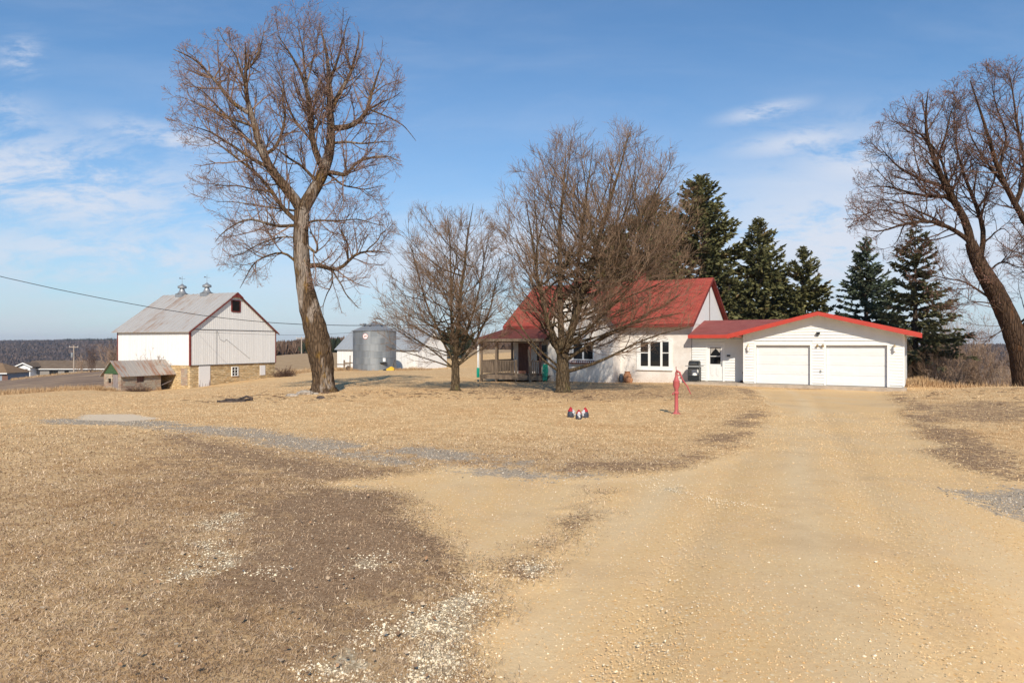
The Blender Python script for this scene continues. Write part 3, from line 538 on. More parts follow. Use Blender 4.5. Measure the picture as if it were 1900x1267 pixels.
single('boot_tray', MB().box(-.3, .0, .55, .95, FL - .01, FL + .09), M['woodred'], 'low dark tray on the slab in the entry corner', 'tray', GF, -.15, .75, FL, bevel=.02)

# ---- farmhouse
HZ = -.95
ho = Thing('farmhouse', 'old white stucco farmhouse with steep red shingle roofs behind the bare maple', 'house', GF, -10, 1, HZ)
EB, RB, ez, rz = .48, 4.9, 2.80, 5.84      # eave / ridge of the main block
al, ar = -15.5, -3.2
mb = MB(); mb.prism([(1.0, HZ), (8.8, HZ), (8.8, 3.1), (RB, rz - .25), (1.0, 3.05)], al, ar, 'x')
wl, wr, wf = -12.2, -7.68, -.2; wp = (wl + wr) / 2; wz = 5.75
mb.prism([(wl, HZ), (wr, HZ), (wr, 2.95), (wp, wz - .2), (wl, 2.95)], wf, 1.0)
mb.build('wall', M['stucco'], ho)
mb = MB(); sl_ = (rz - ez) / (RB - EB)
mb.prism([(EB, ez), (RB, rz), (RB, rz + .1), (EB, ez + .1)], al - .5, ar + .28, 'x'); mb.prism([(RB, rz), (9.32, ez), (9.32, ez + .1), (RB, rz + .1)], al - .5, ar + .28, 'x'); mr_ = mb.build('roof', M['shx'], ho)
mb = MB(); hw = (wr - wl) / 2 + .42; slab(mb, wp - hw, 2.72, wp, wz, wf - .42, 4.4, .1); slab(mb, wp, wz, wp + hw, 2.72, wf - .42, 4.4, .1); mb.build('wing_roof', M['shy'], ho)
mb = MB(); t_ = .17
for xx in (al - .53, ar + .281): mb.prism([(EB - .02, ez - t_ + .1), (RB, rz - t_ + .1), (RB, rz + .115), (EB - .02, ez + .115)], xx, xx + .03, 'x'); mb.prism([(RB, rz - t_ + .1), (9.34, ez - t_ + .1), (9.34, ez + .115), (RB, rz + .115)], xx, xx + .03, 'x')
mb.prism([(wp - hw - .01, 2.72 - .1), (wp, wz - .1), (wp, wz + .11), (wp - hw - .01, 2.83)], wf - .45, wf - .421); mb.prism([(wp, wz - .1), (wp + hw + .01, 2.62), (wp + hw + .01, 2.83), (wp, wz + .11)], wf - .45, wf - .421)
mb.box(wr + .45, ar + .28, EB - .03, EB - .001, ez - .1, ez + .1).box(al - .5, wl - .5, EB - .03, EB - .001, ez - .1, ez + .1); mb.build('fascia', M['red_trim'], ho)
mb = MB(); mb.prism([(.82, 2.9), (RB, rz - .06), (9.1, 2.9)], ar + .002, ar + .02, 'x'); mb.build('gable_panel', M['trim'], ho)
mb = MB(); mb.box(ar + .021, ar + .05, RB - .07, RB + .07, 3.0, rz - .1); mb.build('gable_batten', M['woodgrey'], ho)
cx = GF.A(1188, 5.0); o = MB().box(cx - .35, cx + .35, 4.6, 5.2, 5.2, 6.55).box(cx - .4, cx + .4, 4.55, 5.25, 6.56, 6.68).build('chimney', M['chim'], ho)
# picture window
x0, x1, z0, z1 = -6.6, -4.36, .14, 1.98
o = MB().box(x0, x1, .93, 1.0, z0, z0 + .2).box(x0, x1, .935, 1.0, z1 - .15, z1).box(x0, x0 + .26, .935, 1.0, z0 + .2, z1 - .15).box(x1 - .2, x1, .935, 1.0, z0 + .2, z1 - .15).box(-5.86, -5.72, .935, 1.0, z0 + .2, z1 - .15).box(-5.09, -4.96, .935, 1.0, z0 + .2, z1 - .15).box(x0 - .03, x1 + .03, .9, .999, z0 - .05, z0 - .002).box(x0 + .26, -5.86, .95, .99, 1.13, 1.18).box(-4.96, x1 - .2, .95, .99, 1.13, 1.18).build('picture_window', M['trim'], ho)
for a, b in ((x0 + .26, -5.86), (-5.72, -5.09), (-4.96, x1 - .2)): MB().box(a, b, .965, .975, z0 + .2, z1 - .15).build('pane', M['glass'], ho, parent=o)
MB().lathe(-5.4, 1.02, [(.02, .36), (.1, .4), (.12, .5), (.06, .56), (.1, .62), (.02, .7)], 10) if False else None
w2 = win(ho, M['trim'], -10.42, -8.92, .68, 1.78, wf - .075, 2, 1, .07, muntin=.05)
win(ho, M['trim'], -13.7, -12.8, .5, 1.7, .92, 1, 2, .07)
o = MB().box(-15.1, -14.2, .95, 1.0, -.3, 1.75).build('side_door', M['woodred'], ho); MB().lathe(-14.3, .93, [(.03, .6), (.03, .66)], 8).build('handle', M['gold'], ho, parent=o)
t = Thing('flower_box', 'dark red window box with white edging under the wing window', 'window box', GF, -9.7, wf - .1, .5)
MB().box(-10.55, -8.75, wf - .24, wf - .003, .46, .64).build('planter', M['red_trim'], t); mb = MB()
for k in range(14): q = -10.47 + k * .127; mb.lathe(q, wf - .25, [(.005, .5), (.035, .54), (.035, .6), (.005, .64)], 6)
mb.build('scallop', M['trim'], t)
single('meter_box', MB().box(-8.9, -8.75, wf - .08, wf, .9, 1.2), M['iron'], 'small grey meter box on the stucco wing beside its window', 'meter', GF, -8.8, wf, 1, bevel=.01) if False else None

# ---- porch
pl, pr, pf, pb = -16.9, -12.0, -1.0, 3.0; DZ = -.33
po = Thing('porch', 'weathered wooden porch with slatted railing and dark roof at the house corner', 'porch', GF, -15.4, pf, -.9)
mb = MB()
for k in range(int((pb - pf) / .14)): mb.box(pl, pr, pf + k * .14, pf + k * .14 + .13, DZ - .035, DZ)
mb.build('deck', M['wood'], po); MB().box(pl - .02, pr, pf - .04, pf - .003, DZ - .3, DZ - .005).box(pl - .04, pl - .003, pf, pb, DZ - .3, DZ - .005).build('deck_skirt', M['wood'], po)
for (px_, py_) in ((pl + .05, pf), (GF.A(920, pf), pf), (GF.A(957, pf), pf), (GF.A(982, pf), pf), (pr - .35, pf), (pl + .05, pb), (pl + .05, 1.0), (pl + .6, pb)):
    top = 1.95 if abs(px_ - GF.A(957, pf)) > .1 else DZ + 1.0
    MB().box(px_ - .06, px_ + .06, py_ + .001, py_ + .121, g1(*GF.w(px_, py_)) - .1, top).build('post', M['woodred'] if px_ > -13.2 else M['wood'], po)
def rail(x0, y0, x1, y1):
    mb = MB(); n = max(2, int(math.hypot(x1 - x0, y1 - y0) / .125)); v = np.array([x1 - x0, y1 - y0]); v = v / np.hypot(*v)
    for h in (DZ + .12, DZ + .92): mb.tube([(x0, y0, h), (x1, y1, h)], .035, 4)
    for k in range(n): p = np.array([x0, y0]) + v * (k + .5) * math.hypot(x1 - x0, y1 - y0) / n; mb.box(p[0] - .028, p[0] + .028, p[1] - .02, p[1] + .02, DZ + .12, DZ + .9)
    mb.build('railing', M['wood'], po)
rail(pl + .12, pf + .06, GF.A(957, pf), pf + .06); rail(GF.A(984, pf), pf + .06, pr - .1, pf + .06); rail(pl + .05, pf + .15, pl + .05, pb); rail(pl + .1, pb + .05, al, pb + .05)
mb = MB(); A_ = (pl - .35, pf - .35, 2.02); B_ = (pr + .15, pf - .35, 2.02); C_ = (pr + .15, 1.2, 3.0); D_ = (al, 1.4, 3.0); E_ = (pl - .35, pb + .5, 2.02)
F_ = (al, pb + .5, 3.0)
for q in ((A_, B_, C_, D_), (A_, D_, F_, E_)): mb.quad(*q); mb.quad(*[(p[0], p[1], p[2] - .07) for p in q])
mb.build('roof', M['shp'], po); MB().box(pl - .37, pr + .15, pf - .4, pf - .351, 1.86, 2.04).box(pl - .4, pl - .351, pf - .35, pb + .5, 1.86, 2.04).box(pl - .0, pr, pf + .01, pf + .11, 1.8, 1.94).build('roof_beam', M['wood'], po)
MB().prism([(pr + .12, 2.0), (pr + .12, 2.0)] if False else [(pf - .3, 1.95), (1.2, 1.95), (1.2, 2.93)], pr + .1, pr + .14, 'x').build('roof_end', M['dark'], po)
MB().box(GF.A(957, pf) + .1, GF.A(982, pf) - .1, pf - .35, pf - .05, DZ - .3, DZ - .25).box(GF.A(957, pf) + .1, GF.A(982, pf) - .1, pf - .65, pf - .36, DZ - .5, DZ - .45).build('step', M['wood'], po)
t = Thing('downspout', 'white downspout with green elbow at the outer porch corner', 'downspout', GF, pl - .1, pf - .05, -.9)
MB().box(pl - .16, pl - .06, pf - .14, pf - .045, .1, 1.85).build('pipe', M['trim'], t); MB().box(pl - .19, pl - .02, pf - .2, pf - .046, -.55, .1).build('elbow', M['greenhose'], t, bevel=.02)
mb = MB(); q = GF.A(1012, pf - .1)
for k in range(7):
    a = q + (k - 3) * .045; mb.tube([(a, pf - .12 - .02 * (k % 3), .42), (a - .05, pf - .16, .0), (a + .03 * math.sin(k), pf - .15 - .02 * (k % 2), -.68 + .05 * (k % 3)), (a + .06, pf - .13, -.1), (a + .02, pf - .1, .4)], .018, 6)
single('garden_hose', mb, M['greenhose'], 'green garden hose hanging in loops at the right end of the porch', 'hose', GF, q, pf - .12, -.7, smooth=True)
t = Thing('leaning_post', 'grey forked wooden post standing before the porch steps', 'post', GF, GF.A(983, -1.9), -1.9, -.8)
q = GF.A(984, -1.9); zz = g1(*GF.w(q, -1.9)) - .1; MB().tube([(q, -1.9, zz), (q - .05, -1.9, .5), (q - .12, -1.9, 1.35)], [.09, .075, .07], 8).build('stem', M['wood'], t, True); MB().tube([(q - .03, -1.9, .3), (q + .25, -1.95, .75)], .03, 6).build('fork', M['wood'], t)

# ---- grill, pots, pump, figures
gx = -2.8; gy = .25; zg = FL
t = Thing('gas_grill', 'black gas barbecue grill on its cart beside the entry door', 'grill', GF, gx, gy, zg)
mb = MB(); mb.box(gx - .33, gx - .29, gy - .22, gy + .22, zg + .05, zg + .82).box(gx + .29, gx + .33, gy - .22, gy + .22, zg + .05, zg + .82).box(gx - .29, gx + .29, gy - .22, gy - .19, zg + .05, zg + .35).box(gx - .29, gx + .29, gy - .2, gy + .2, zg + .1, zg + .14).box(gx - .29, gx + .29, gy - .22, gy - .19, zg + .7, zg + .82); mb.build('cart', M['black'], t)
MB().box(gx - .3, gx + .3, gy - .24, gy + .24, zg + .825, zg + .93).box(gx - .5, gx - .302, gy - .2, gy + .2, zg + .87, zg + .91).box(gx + .302, gx + .5, gy - .2, gy + .2, zg + .87, zg + .91).build('shelf', M['iron'], t, bevel=.008)
lid = MB().prism([(gy - .22, zg + .93), (gy - .24, zg + 1.02), (gy - .17, zg + 1.13), (gy, zg + 1.2), (gy + .17, zg + 1.15), (gy + .22, zg + 1.02), (gy + .22, zg + .93)], gx - .3, gx + .3, 'x').build('lid', M['black'], t, bevel=.01)
MB().tube([(gx - .22, gy - .22, zg + 1.02), (gx - .22, gy - .29, zg + 1.03), (gx + .22, gy - .29, zg + 1.03), (gx + .22, gy - .22, zg + 1.02)], .012, 6).build('handle', M['iron'], t, parent=lid)
for q in (gx - .3, gx + .3): MB().tube([(q - .02, gy + .18, zg + .07), (q + .02, gy + .18, zg + .07)], .07, 12).build('wheel', M['black'], t)
MB().lathe(gx, gy, [(.1, zg + .145), (.14, zg + .2), (.14, zg + .4), (.08, zg + .48)], 14).build('gas_bottle', M['trim'], t, True)
def pot(name, x, y, r, h, mt, lab, tilt=0):
    z = g1(*GF.w(x, y)) - .02; mb = MB().lathe(x, y, [(r * .6, z), (r * .95, z + h * .35), (r * .9, z + h * .7), (r * .6, z + h * .88), (r * .7, z + h), (r * .55, z + h * .98), (r * .5, z + h * .7)], 16); single(name, mb, mt, lab, 'pot', GF, x, y, z, smooth=True)
pq = GF.A(1152, .5); pot('jug', pq, .55, .16, .55, M['bluegrey'], 'dark blue grey jug standing in the inner corner of the house wall')
pot('clay_pot', pq + .38, .62, .26, .7, M['terra'], 'tall rough clay pot behind the others by the house wall'); pot('clay_pot', pq + .62, .3, .24, .38, M['terra'], 'squat round clay pot on the right, by the house wall')
X_, Y_ = hit(1255, 768); Z_ = g1(X_, Y_); PF = Frame(X_, Y_, 0)
t = Thing('hand_pump', 'old red cast iron hand pump with long handle on the lawn', 'water pump', PF, 0, 0, Z_)
m = MT('chipped_pink_red_paint', .6, .3); n = m.noise(m.pos(3, 3, 1), 3, 6); m.col(m.mix(m.mr(n, .5, .66), (.44, .10, .10), (.22, .09, .07))); M['pump'] = m.m
MB().lathe(0, 0, [(.13, Z_), (.10, Z_ + .03), (.065, Z_ + .07), (.055, Z_ + .12), (.052, Z_ + .58), (.06, Z_ + .60)], 18).build('standpipe', M['pump'], t, True)
MB().lathe(0, 0, [(.07, Z_ + .58), (.075, Z_ + .63), (.05, Z_ + .66), (.06, Z_ + .73), (.095, Z_ + .82), (.095, Z_ + .93), (.1, Z_ + .94), (.1, Z_ + .96), (.07, Z_ + .98), (.055, Z_ + 1.06), (.04, Z_ + 1.09)], 18).build('barrel', M['pump'], t, True)
MB().tube([(0, -.02, Z_ + .63), (-.08, -.05, Z_ + .62), (-.13, -.08, Z_ + .57)], [.035, .03, .028], 10).build('spout', M['pump'], t, True)
MB().box(-.035, .035, -.02, .02, Z_ + 1.05, Z_ + 1.22).tube([(0, 0, Z_ + 1.1), (-.01, 0, Z_ + 1.38)], .011, 8).box(.03, .09, -.015, .015, Z_ + 1.1, Z_ + 1.14).build('pump_head', M['pump'], t)
MB().tube([(0, -.03, Z_ + 1.26), (.09, -.03, Z_ + 1.2), (.17, -.03, Z_ + 1.0), (.31, -.03, Z_ + .8), (.41, -.03, Z_ + .58)], [.028, .03, .022, .02, .014], 8).build('handle', M['pump'], t, True)
m = MT('figure_grey', .7, .2); m.col(m.ramp(m.noise(m.pos(), 20, 4), (.3, (.32, .31, .33)), (.6, (.62, .61, .64)))); M['beard'] = m.m
M['felt'] = flat('red_hat_paint', (.36, .02, .025), .6, .3); M['coat'] = flat('dark_coat_paint', (.05, .055, .075), .6, .3, var=.4, sc=18)
def gnome(px_, py_, s, face, lab):
    gx_, gy_ = hit(px_, py_); z = g1(gx_, gy_); fr = Frame(gx_, gy_, face); t = Thing('garden_gnome', lab, 'garden figure', fr, 0, 0, z, 'garden figures on the lawn')
    s = s * .72
    mb = MB().lathe(0, 0, [(.11 * s, z), (.13 * s, z + .03 * s), (.13 * s, z + .14 * s), (.10 * s, z + .22 * s), (.07 * s, z + .27 * s)], 14)
    for q in (-.045, .045): mb.tube([(q * s, -.06 * s, z + .02), (q * s, -.12 * s, z + .02)], [.035 * s, .03 * s], 8)
    mb.build('body', M['coat'], t, True)
    mb = MB().tube([(0, -.04 * s, z + .27 * s), (0, -.11 * s, z + .18 * s), (0, -.13 * s, z + .09 * s), (0, -.12 * s, z + .04 * s)], [.06 * s, .075 * s, .06 * s, .015 * s], 10); mb.build('beard', M['beard'], t, True)
    MB().lathe(0, 0, [(.115 * s, z + .23 * s), (.10 * s, z + .27 * s), (.06 * s, z + .33 * s), (.01, z + .39 * s)], 12).build('hat', M['felt'], t, True)
    MB().lathe(0, -.125 * s, [(.005, z + .235 * s), (.018 * s, z + .25 * s), (.005, z + .265 * s)], 8).build('nose', M['terra'], t, True)
gnome(1059, 774, 1.0, 70, 'dark coated red hatted gnome on the left of the three'); gnome(1074, 778, .9, 0, 'front garden gnome with a long pale grey beard'); gnome(1086, 775, 1.0, -50, 'dark coated red hatted gnome on the right of the three')

# ---- stones by the big tree, iron grate
def rock(px_, py_, r, flat_, lab, seed, mt='stone'):
    x, y = hit(px_, py_); z = g1(x, y); rr = np.random.RandomState(seed); mb = MB(); n = 10; rings = []
    for i in range(6):
        ph = -.9 + i * .49; rad = r * math.cos(ph * .85) ; rings.append([(x + rad * (1 + .25 * rr.randn() * .6) * math.cos(2 * math.pi * j / n + .2 * i), y + rad * (1 + .15 * rr.randn()) * math.sin(2 * math.pi * j / n + .2 * i) * .8, z + r * flat_ * math.sin(ph)) for j in range(n)])
    k0 = len(mb.v)
    for g in rings: mb.v += g
    for i in range(5):
        for j in range(n): q = (j + 1) % n; mb.f.append((i * n + j, i * n + q, (i + 1) * n + q, (i + 1) * n + j))
    mb.f.append(tuple(5 * n + j for j in range(n))); single('rock', mb, M[mt], lab, 'rock', WF, x, y, z, 'rocks at the foot of the big tree')
rock(566, 732, .38, .55, 'biggest pale rock left of the big tree foot', 3); rock(541, 735, .26, .45, 'flat grey rock farthest left of the big tree', 4); rock(584, 731, .2, .35, 'thin pale slab of rock touching the big tree foot', 5); rock(595, 739, .17, .6, 'small dark rock in front of the big tree foot', 6, 'rust')
x, y = hit(434, 745); z = g1(x, y); mb = MB()
for k in range(7): mb.box(x - .45 + k * .15, x - .40 + k * .15, y - .35, y + .35, z + .02, z + .06)
mb.box(x - .5, x + .6, y - .4, y - .35, z, z + .08).box(x - .5, x + .6, y + .35, y + .4, z, z + .08).tube([(x + .1, y, z + .05), (x + .5, y, z + .2), (x + .75, y, z + .12)], .05, 6)
single('iron_grate', mb, M['rust'], 'dark rusted iron grate lying in the lawn edge left of the rocks', 'grate', WF, x, y, z)

# ------------------------------------------------------------------ barn
BF = Frame(-30.16, 64.0, 67.0); BW, BL = 11.2, 9.7; be, bs, bz, bpk = 3.06, -.32, -3.1, 6.85
ba = Thing('barn', 'large white board barn on a yellow stone base with grey metal roof', 'barn', BF, 5.6, 4, bz)
MB().box(0, BW, 0, BL, bz, bs).build('stone_base', M['lime'], ba)
mid = BW / 2; mb = MB(); mb.prism([(-.06, bs), (BW + .06, bs), (BW + .06, be - .05), (mid, bpk - .12), (-.06, be - .05)], -.06, BL + .06)
hx = BF.A(437.5, -.06); mb.build('wall', M['barnboard'], ba)
mb = MB()
for k in range(int(BW / .25)): x = .1 + k * .25; zt_ = be - .1 + (bpk - be) * (1 - abs(x - mid) / mid); mb.box(x, x + .035, -.07, -.06, bs + .02, be - .03); mb.box(x, x + .035, -.07, -.06, be + .06, max(be + .07, zt_ - .05))
for k in range(int(BL / .25)): y = .1 + k * .25; mb.box(-.07, -.06, y, y + .035, bs + .02, be - .2)
mb.build('battens', M['barnboard'], ba)
sl2 = (bpk - be) / mid
mb = MB(); ov = .38
def brf(x): return bpk - abs(x - mid) * sl2
for s_ in (-1, 1):
    xe = mid + s_ * (mid + ov); a, b = (xe, brf(xe)), (mid, bpk)
    pts = [a, b, (b[0], b[1] + .05), (a[0], a[1] + .05)]; mb.prism(pts, -.24, BL + .5)
    for k in range(18):   # standing ribs
        y = -.2 + k * .6; mb.prism([(a[0], a[1] + .05), (b[0], b[1] + .05), (b[0], b[1] + .085), (a[0], a[1] + .085)], y, y + .05)
mb.build('roof', M['barnroof'], ba)
for s_ in (-1, 1):
    xe = mid + s_ * (mid + ov); MB().prism([(xe, brf(xe) - .16), (mid, bpk - .16), (mid, bpk - .002), (xe, brf(xe) - .002)], -.27, -.242).build('rake_board', M['red_trim'], ba)
for q in ((-.09, .05, -.09, -.0605, bs - .05, be - .1), (BW - .05, BW + .07, -.09, -.0605, bs - .05, be - .1), (-.09, -.0605, -.06, .07, bs - .05, be - .15), (-.09, -.0605, BL - .06, BL + .06, bs - .05, be - .15)): MB().box(*q).build('corner_board', M['red_trim'], ba)
for q in ((-.06, BW + .06, -.095, -.062, be - .02, be + .03), (-.06, BW + .06, -.099, -.062, bs - .04, bs + .012)): MB().box(*q).build('band_board', M['rust'], ba)
MB().prism([(mid - .8, bpk - .46), (mid + .8, bpk - .46), (mid, bpk + .07)], -.31, -.272).build('peak_board', M['red_trim'], ba)
o = MB().box(hx - .62, hx - .5, -.12, -.06, 4.95, 6.1).box(hx + .5, hx + .62, -.12, -.06, 4.95, 6.1).box(hx - .5, hx + .5, -.12, -.06, 4.9, 5.0).box(hx - .5, hx + .5, -.12, -.06, 6.05, 6.13).build('hay_door', M['red_trim'], ba)
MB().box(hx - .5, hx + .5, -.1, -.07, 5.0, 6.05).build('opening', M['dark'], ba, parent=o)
q = BF.A(401.5, -.06); MB().box(q, q + .03, -.1, -.08, bs, be).tube([(q + .1, -.1, be - .1), (q + .4, -.1, be - .9), (q + .9, -.1, be - 1.1), (q + 1.2, -.1, be - .9), (BF.A(462, 0), -.1, bs + .5)], .012, 5).build('door_track', M['iron'], ba)
def gx_(px): return BF.A(px, 0)
g0, g1_ = gx_(368.6), gx_(389.4); zb = BF.z(714.5, g0, 0)
m = MT('peeling_white_door', .9, .15); n = m.noise(m.pos(7, 7, 1.2), 1, 7); x, y, z = m.xyz(); lo = m.mr(z, .4, 1.6, .22, 0); m.col(m.mix(m.mr(m.math('ADD', n, lo), .6, .68), (.72, .71, .71), (.33, .27, .25))).bump(n, .004); M['peel'] = m.m
MB().box(g0, g1_, -.05, -.002, zb - .2, bs - .08).build('stable_door', M['peel'], ba)
w0, w1 = gx_(429), gx_(441); win(ba, M['trim'], w0, w1, BF.z(698, w0, 0), BF.z(680.5, w0, 0), -.075, 2, 3, .06)
w0, w1 = gx_(482), gx_(491.6); MB().box(w0, w1, -.05, -.002, BF.z(696, w0, 0), BF.z(678, w0, 0)).build('hatch', M['peel'], ba)
bb = BF.B(342, 0); MB().box(-.03, -.002, bb - .42, bb + .42, -2.2, -.6).build('side_hatch', M['lime2'], ba)
for yy in (BF.B(338, mid) , BF.B(384, mid)):
    t = Thing('roof_ventilator', 'galvanised roof ventilator on the barn ridge, ' + ('left one' if yy > BF.B(360, mid) else 'right one nearer the gable'), 'ventilator', BF, mid, yy, bpk, 'ventilators on the barn ridge')
    MB().box(mid - .48, mid + .48, yy - .48, yy + .48, bpk - .55, bpk + .12).build('curb', M['iron'], t)
    MB().lathe(mid, yy, [(.54, bpk + .10), (.56, bpk + .15), (.46, bpk + .18), (.31, bpk + .38), (.235, bpk + .62), (.225, bpk + .76)], 20).build('throat', M['iron'], t, True)
    MB().lathe(mid, yy, [(.35, bpk + .70), (.44, bpk + .73), (.44, bpk + .92), (.37, bpk + .96), (.18, bpk + 1.04), (.1, bpk + 1.14), (.03, bpk + 1.18)], 20).build('hood', M['iron'], t, True)
    MB().tube([(mid, yy, bpk + 1.16), (mid, yy, bpk + 2.0)], .018, 6).tube([(mid - .3, yy + .1, bpk + 1.72), (mid + .32, yy - .1, bpk + 1.72)], .014, 5).prism([(mid - .34, bpk + 1.66), (mid - .12, bpk + 1.7), (mid - .12, bpk + 1.76), (mid - .34, bpk + 1.82)], yy - .01, yy + .01).build('weather_vane', M['iron'], t)

# ---- stone shed
SF = Frame(-34.2, 59.7, 67.0); SL, SW = 5.55, 2.15; se, sz, sg = -.94, -2.9, .16
sh = Thing('stone_shed', 'small stone shed with rusty metal roof and green gable beside the barn', 'shed', SF, 2, 1, -2.5)
mb = MB(); xe = 4.05
o1, o2 = (SF.A(254, 0), SF.A(268, 0)); zo0, zo1 = -1.75, -1.08
mb.box(0, o1, 0, .25, sz, se).box(o2, xe, 0, .25, sz, se).box(o1, o2, 0, .25, sz, zo0).box(o1, o2, 0, .25, zo1, se)
d0, d1 = SF.B(208.5, 0), SF.B(219.0, 0); d0, d1 = min(d0, d1), max(d0, d1); v0, v1 = SF.B(200, 0), SF.B(206, 0); v0, v1 = min(v0, v1), max(v0, v1)
mb.box(0, .25, .25, d0, sz, se).box(0, .25, d1, v0, sz, se).box(0, .25, v1, SW, sz, se).box(0, .25, v0, v1, sz, -1.75).box(0, .25, v0, v1, -1.35, se).box(.25, SL, SW - .25, SW, sz, se).box(xe - .2, xe, .25, SW - .25, sz, se)
mb.build('wall', M['lime2'], sh)
MB().prism([(-.05, se), (SW + .05, se), (SW / 2, sg - .05)], -.02, .1, 'x').build('gable', flat('green_shingle_board', (.055, .10, .05), .9, .1, var=.3, sc=8), sh)
mb = MB(); sls = (sg - se) / (SW / 2)
for s_ in (-1, 1):
    ye = SW / 2 + s_ * (SW / 2 + .25); a = (ye, sg - (SW / 2 + .25) * sls); mb.prism([a, (SW / 2, sg), (SW / 2, sg + .05), (a[0], a[1] + .05)], -.22, SL + .2, 'x')
    for k in range(13): x = -.2 + k * .46; mb.prism([(a[0], a[1] + .05), (SW / 2, sg + .05), (SW / 2, sg + .085), (a[0], a[1] + .085)], x, x + .04, 'x')
mb.build('roof', M['rustroof'], sh)
mb = MB()
for k in range(4): q = d0 + (d1 - d0) * k / 4; mb.box(.06, .1, q + .008, q + (d1 - d0) / 4 - .008, -2.6, se - .02)
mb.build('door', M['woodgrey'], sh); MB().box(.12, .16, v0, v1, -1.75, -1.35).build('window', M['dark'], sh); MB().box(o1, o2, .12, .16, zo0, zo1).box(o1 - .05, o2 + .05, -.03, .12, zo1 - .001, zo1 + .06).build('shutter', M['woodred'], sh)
MB().box(xe, SL, .2, SW - .26, se - .2, se - .1).box(xe + .02, SL, SW - .35, SW - .26, sz, se - .11).build('bay_shade', M['dark'], sh); MB().tube([(xe + .1, .1, -2.15), (SL - .2, .1, -1.75)], .03, 5).build('bay_rail', M['woodgrey'], sh)  # near-black panels put the open bay's shade into colour

# ---- grain bin
bx, by = -17.9, 89.0; bg0, bt = -1.75, 3.39; br_ = 2.77; NF = Frame(bx, by, 0)
gb = Thing('grain_bin', 'round corrugated steel grain bin with conical roof in front of the white shed', 'grain bin', NF, 0, 0, bg0)
mb = MB(); mb.lathe(0, 0, [(br_, bg0 - .2)] + [(br_ + (.012 if k % 2 else 0), bg0 + (bt - bg0) * k / 6) for k in range(7)], 56); mb.build('wall', M['bin'], gb, True)
MB().lathe(0, 0, [(br_ + .1, bt - .04), (br_ + .1, bt), (br_ * .55, bt + .62), (.35, bt + 1.08), (.35, bt + 1.16), (.05, bt + 1.24)], 40).build('roof', M['iron'], gb)
mb = MB()
for k in range(40): a = 2 * math.pi * k / 40; mb.tube([((br_ + .08) * math.cos(a), (br_ + .08) * math.sin(a), bt + .02), (.4 * math.cos(a), .4 * math.sin(a), bt + 1.1)], .025, 4)
mb.build('roof_ribs', M['iron'], gb)
for a in (200, 235, 262, 310, 340): q = R(a); MB().tube([(1.5 * math.cos(q), 1.5 * math.sin(q), bt + .5), (1.55 * math.cos(q), 1.55 * math.sin(q), bt + .85), (1.9 * math.cos(q), 1.9 * math.sin(q), bt + .8)], [.1, .12, .15], 10).build('roof_vent', M['iron'], gb, True)
mb = MB()
for k in range(1, 6): z = bg0 + (bt - bg0) * k / 6; mb.lathe(0, 0, [(br_ + .03, z - .02), (br_ + .03, z + .02)], 56)
mb.build('hoops', M['iron'], gb)
la = math.atan2(-math.sqrt(1 - (-.62 / br_) ** 2), -.62 / br_); ll = br_ + .035
def disc(mb, r, zc, off, k=20):
    ca = np.array([math.cos(la), math.sin(la), 0]); ta = np.array([-math.sin(la), math.cos(la), 0]); c = ca * (ll + off); mb.quad(*[tuple(c + ta * r * math.cos(2 * math.pi * i / k) + np.array([0, 0, zc + r * math.sin(2 * math.pi * i / k)])) for i in range(k)])
mb = MB(); disc(mb, .36, 2.66, 0); o = mb.build('badge', M['pump'], gb); mb = MB(); disc(mb, .31, 2.66, .006); o2_ = mb.build('badge_field', M['trim'], gb, parent=o)
mb = MB(); ca = np.array([math.cos(la), math.sin(la), 0]); ta = np.array([-math.sin(la), math.cos(la), 0])
for (u0, v0_, u1, v1_) in ((-.2, .06, .2, .12), (-.14, -.16, -.06, .02), (.04, -.16, .12, .02), (-.22, -.04, .22, .01)): mb.quad(*[tuple(ca * (ll + .012) + ta * u + np.array([0, 0, 2.66 + v])) for u, v in ((u0, v0_), (u1, v0_), (u1, v1_), (u0, v1_))])
mb.build('badge_marks', M['pump'], gb, parent=o)
q = np.array([1.7, -2.35]); MB().box(q[0] - .16, q[0] + .16, q[1] - .12, q[1] + .1, -.55, -.1).build('control_box', M['trim'], gb)
MB().box(q[0] - .5, q[0] + .35, q[1] - .3, q[1] + .2, -.75, -.65).build('fan_hood', M['black'], gb)
t = Thing('push_mower', 'yellow machine standing in the dry grass at the bin foot', 'machine', NF, 2.1, -3.4, bg0)
MB().prism([(1.9, -1.75), (3.1, -1.75), (3.15, -1.35), (2.8, -1.1), (2.2, -1.4)], -3.6, -3.1).box(1.2, 1.8, -3.7, -3.2, -1.8, -1.6).build('hopper', M['yellow'], t, bevel=.05); MB().tube([(2.95, -3.3, -1.2), (3.15, -3.3, -.3)], .04, 6).build('handle', M['rust'], t); MB().tube([(2.0, -3.65, -1.65), (2.0, -3.55, -1.65)], .22, 14).build('wheel', M['black'], t)
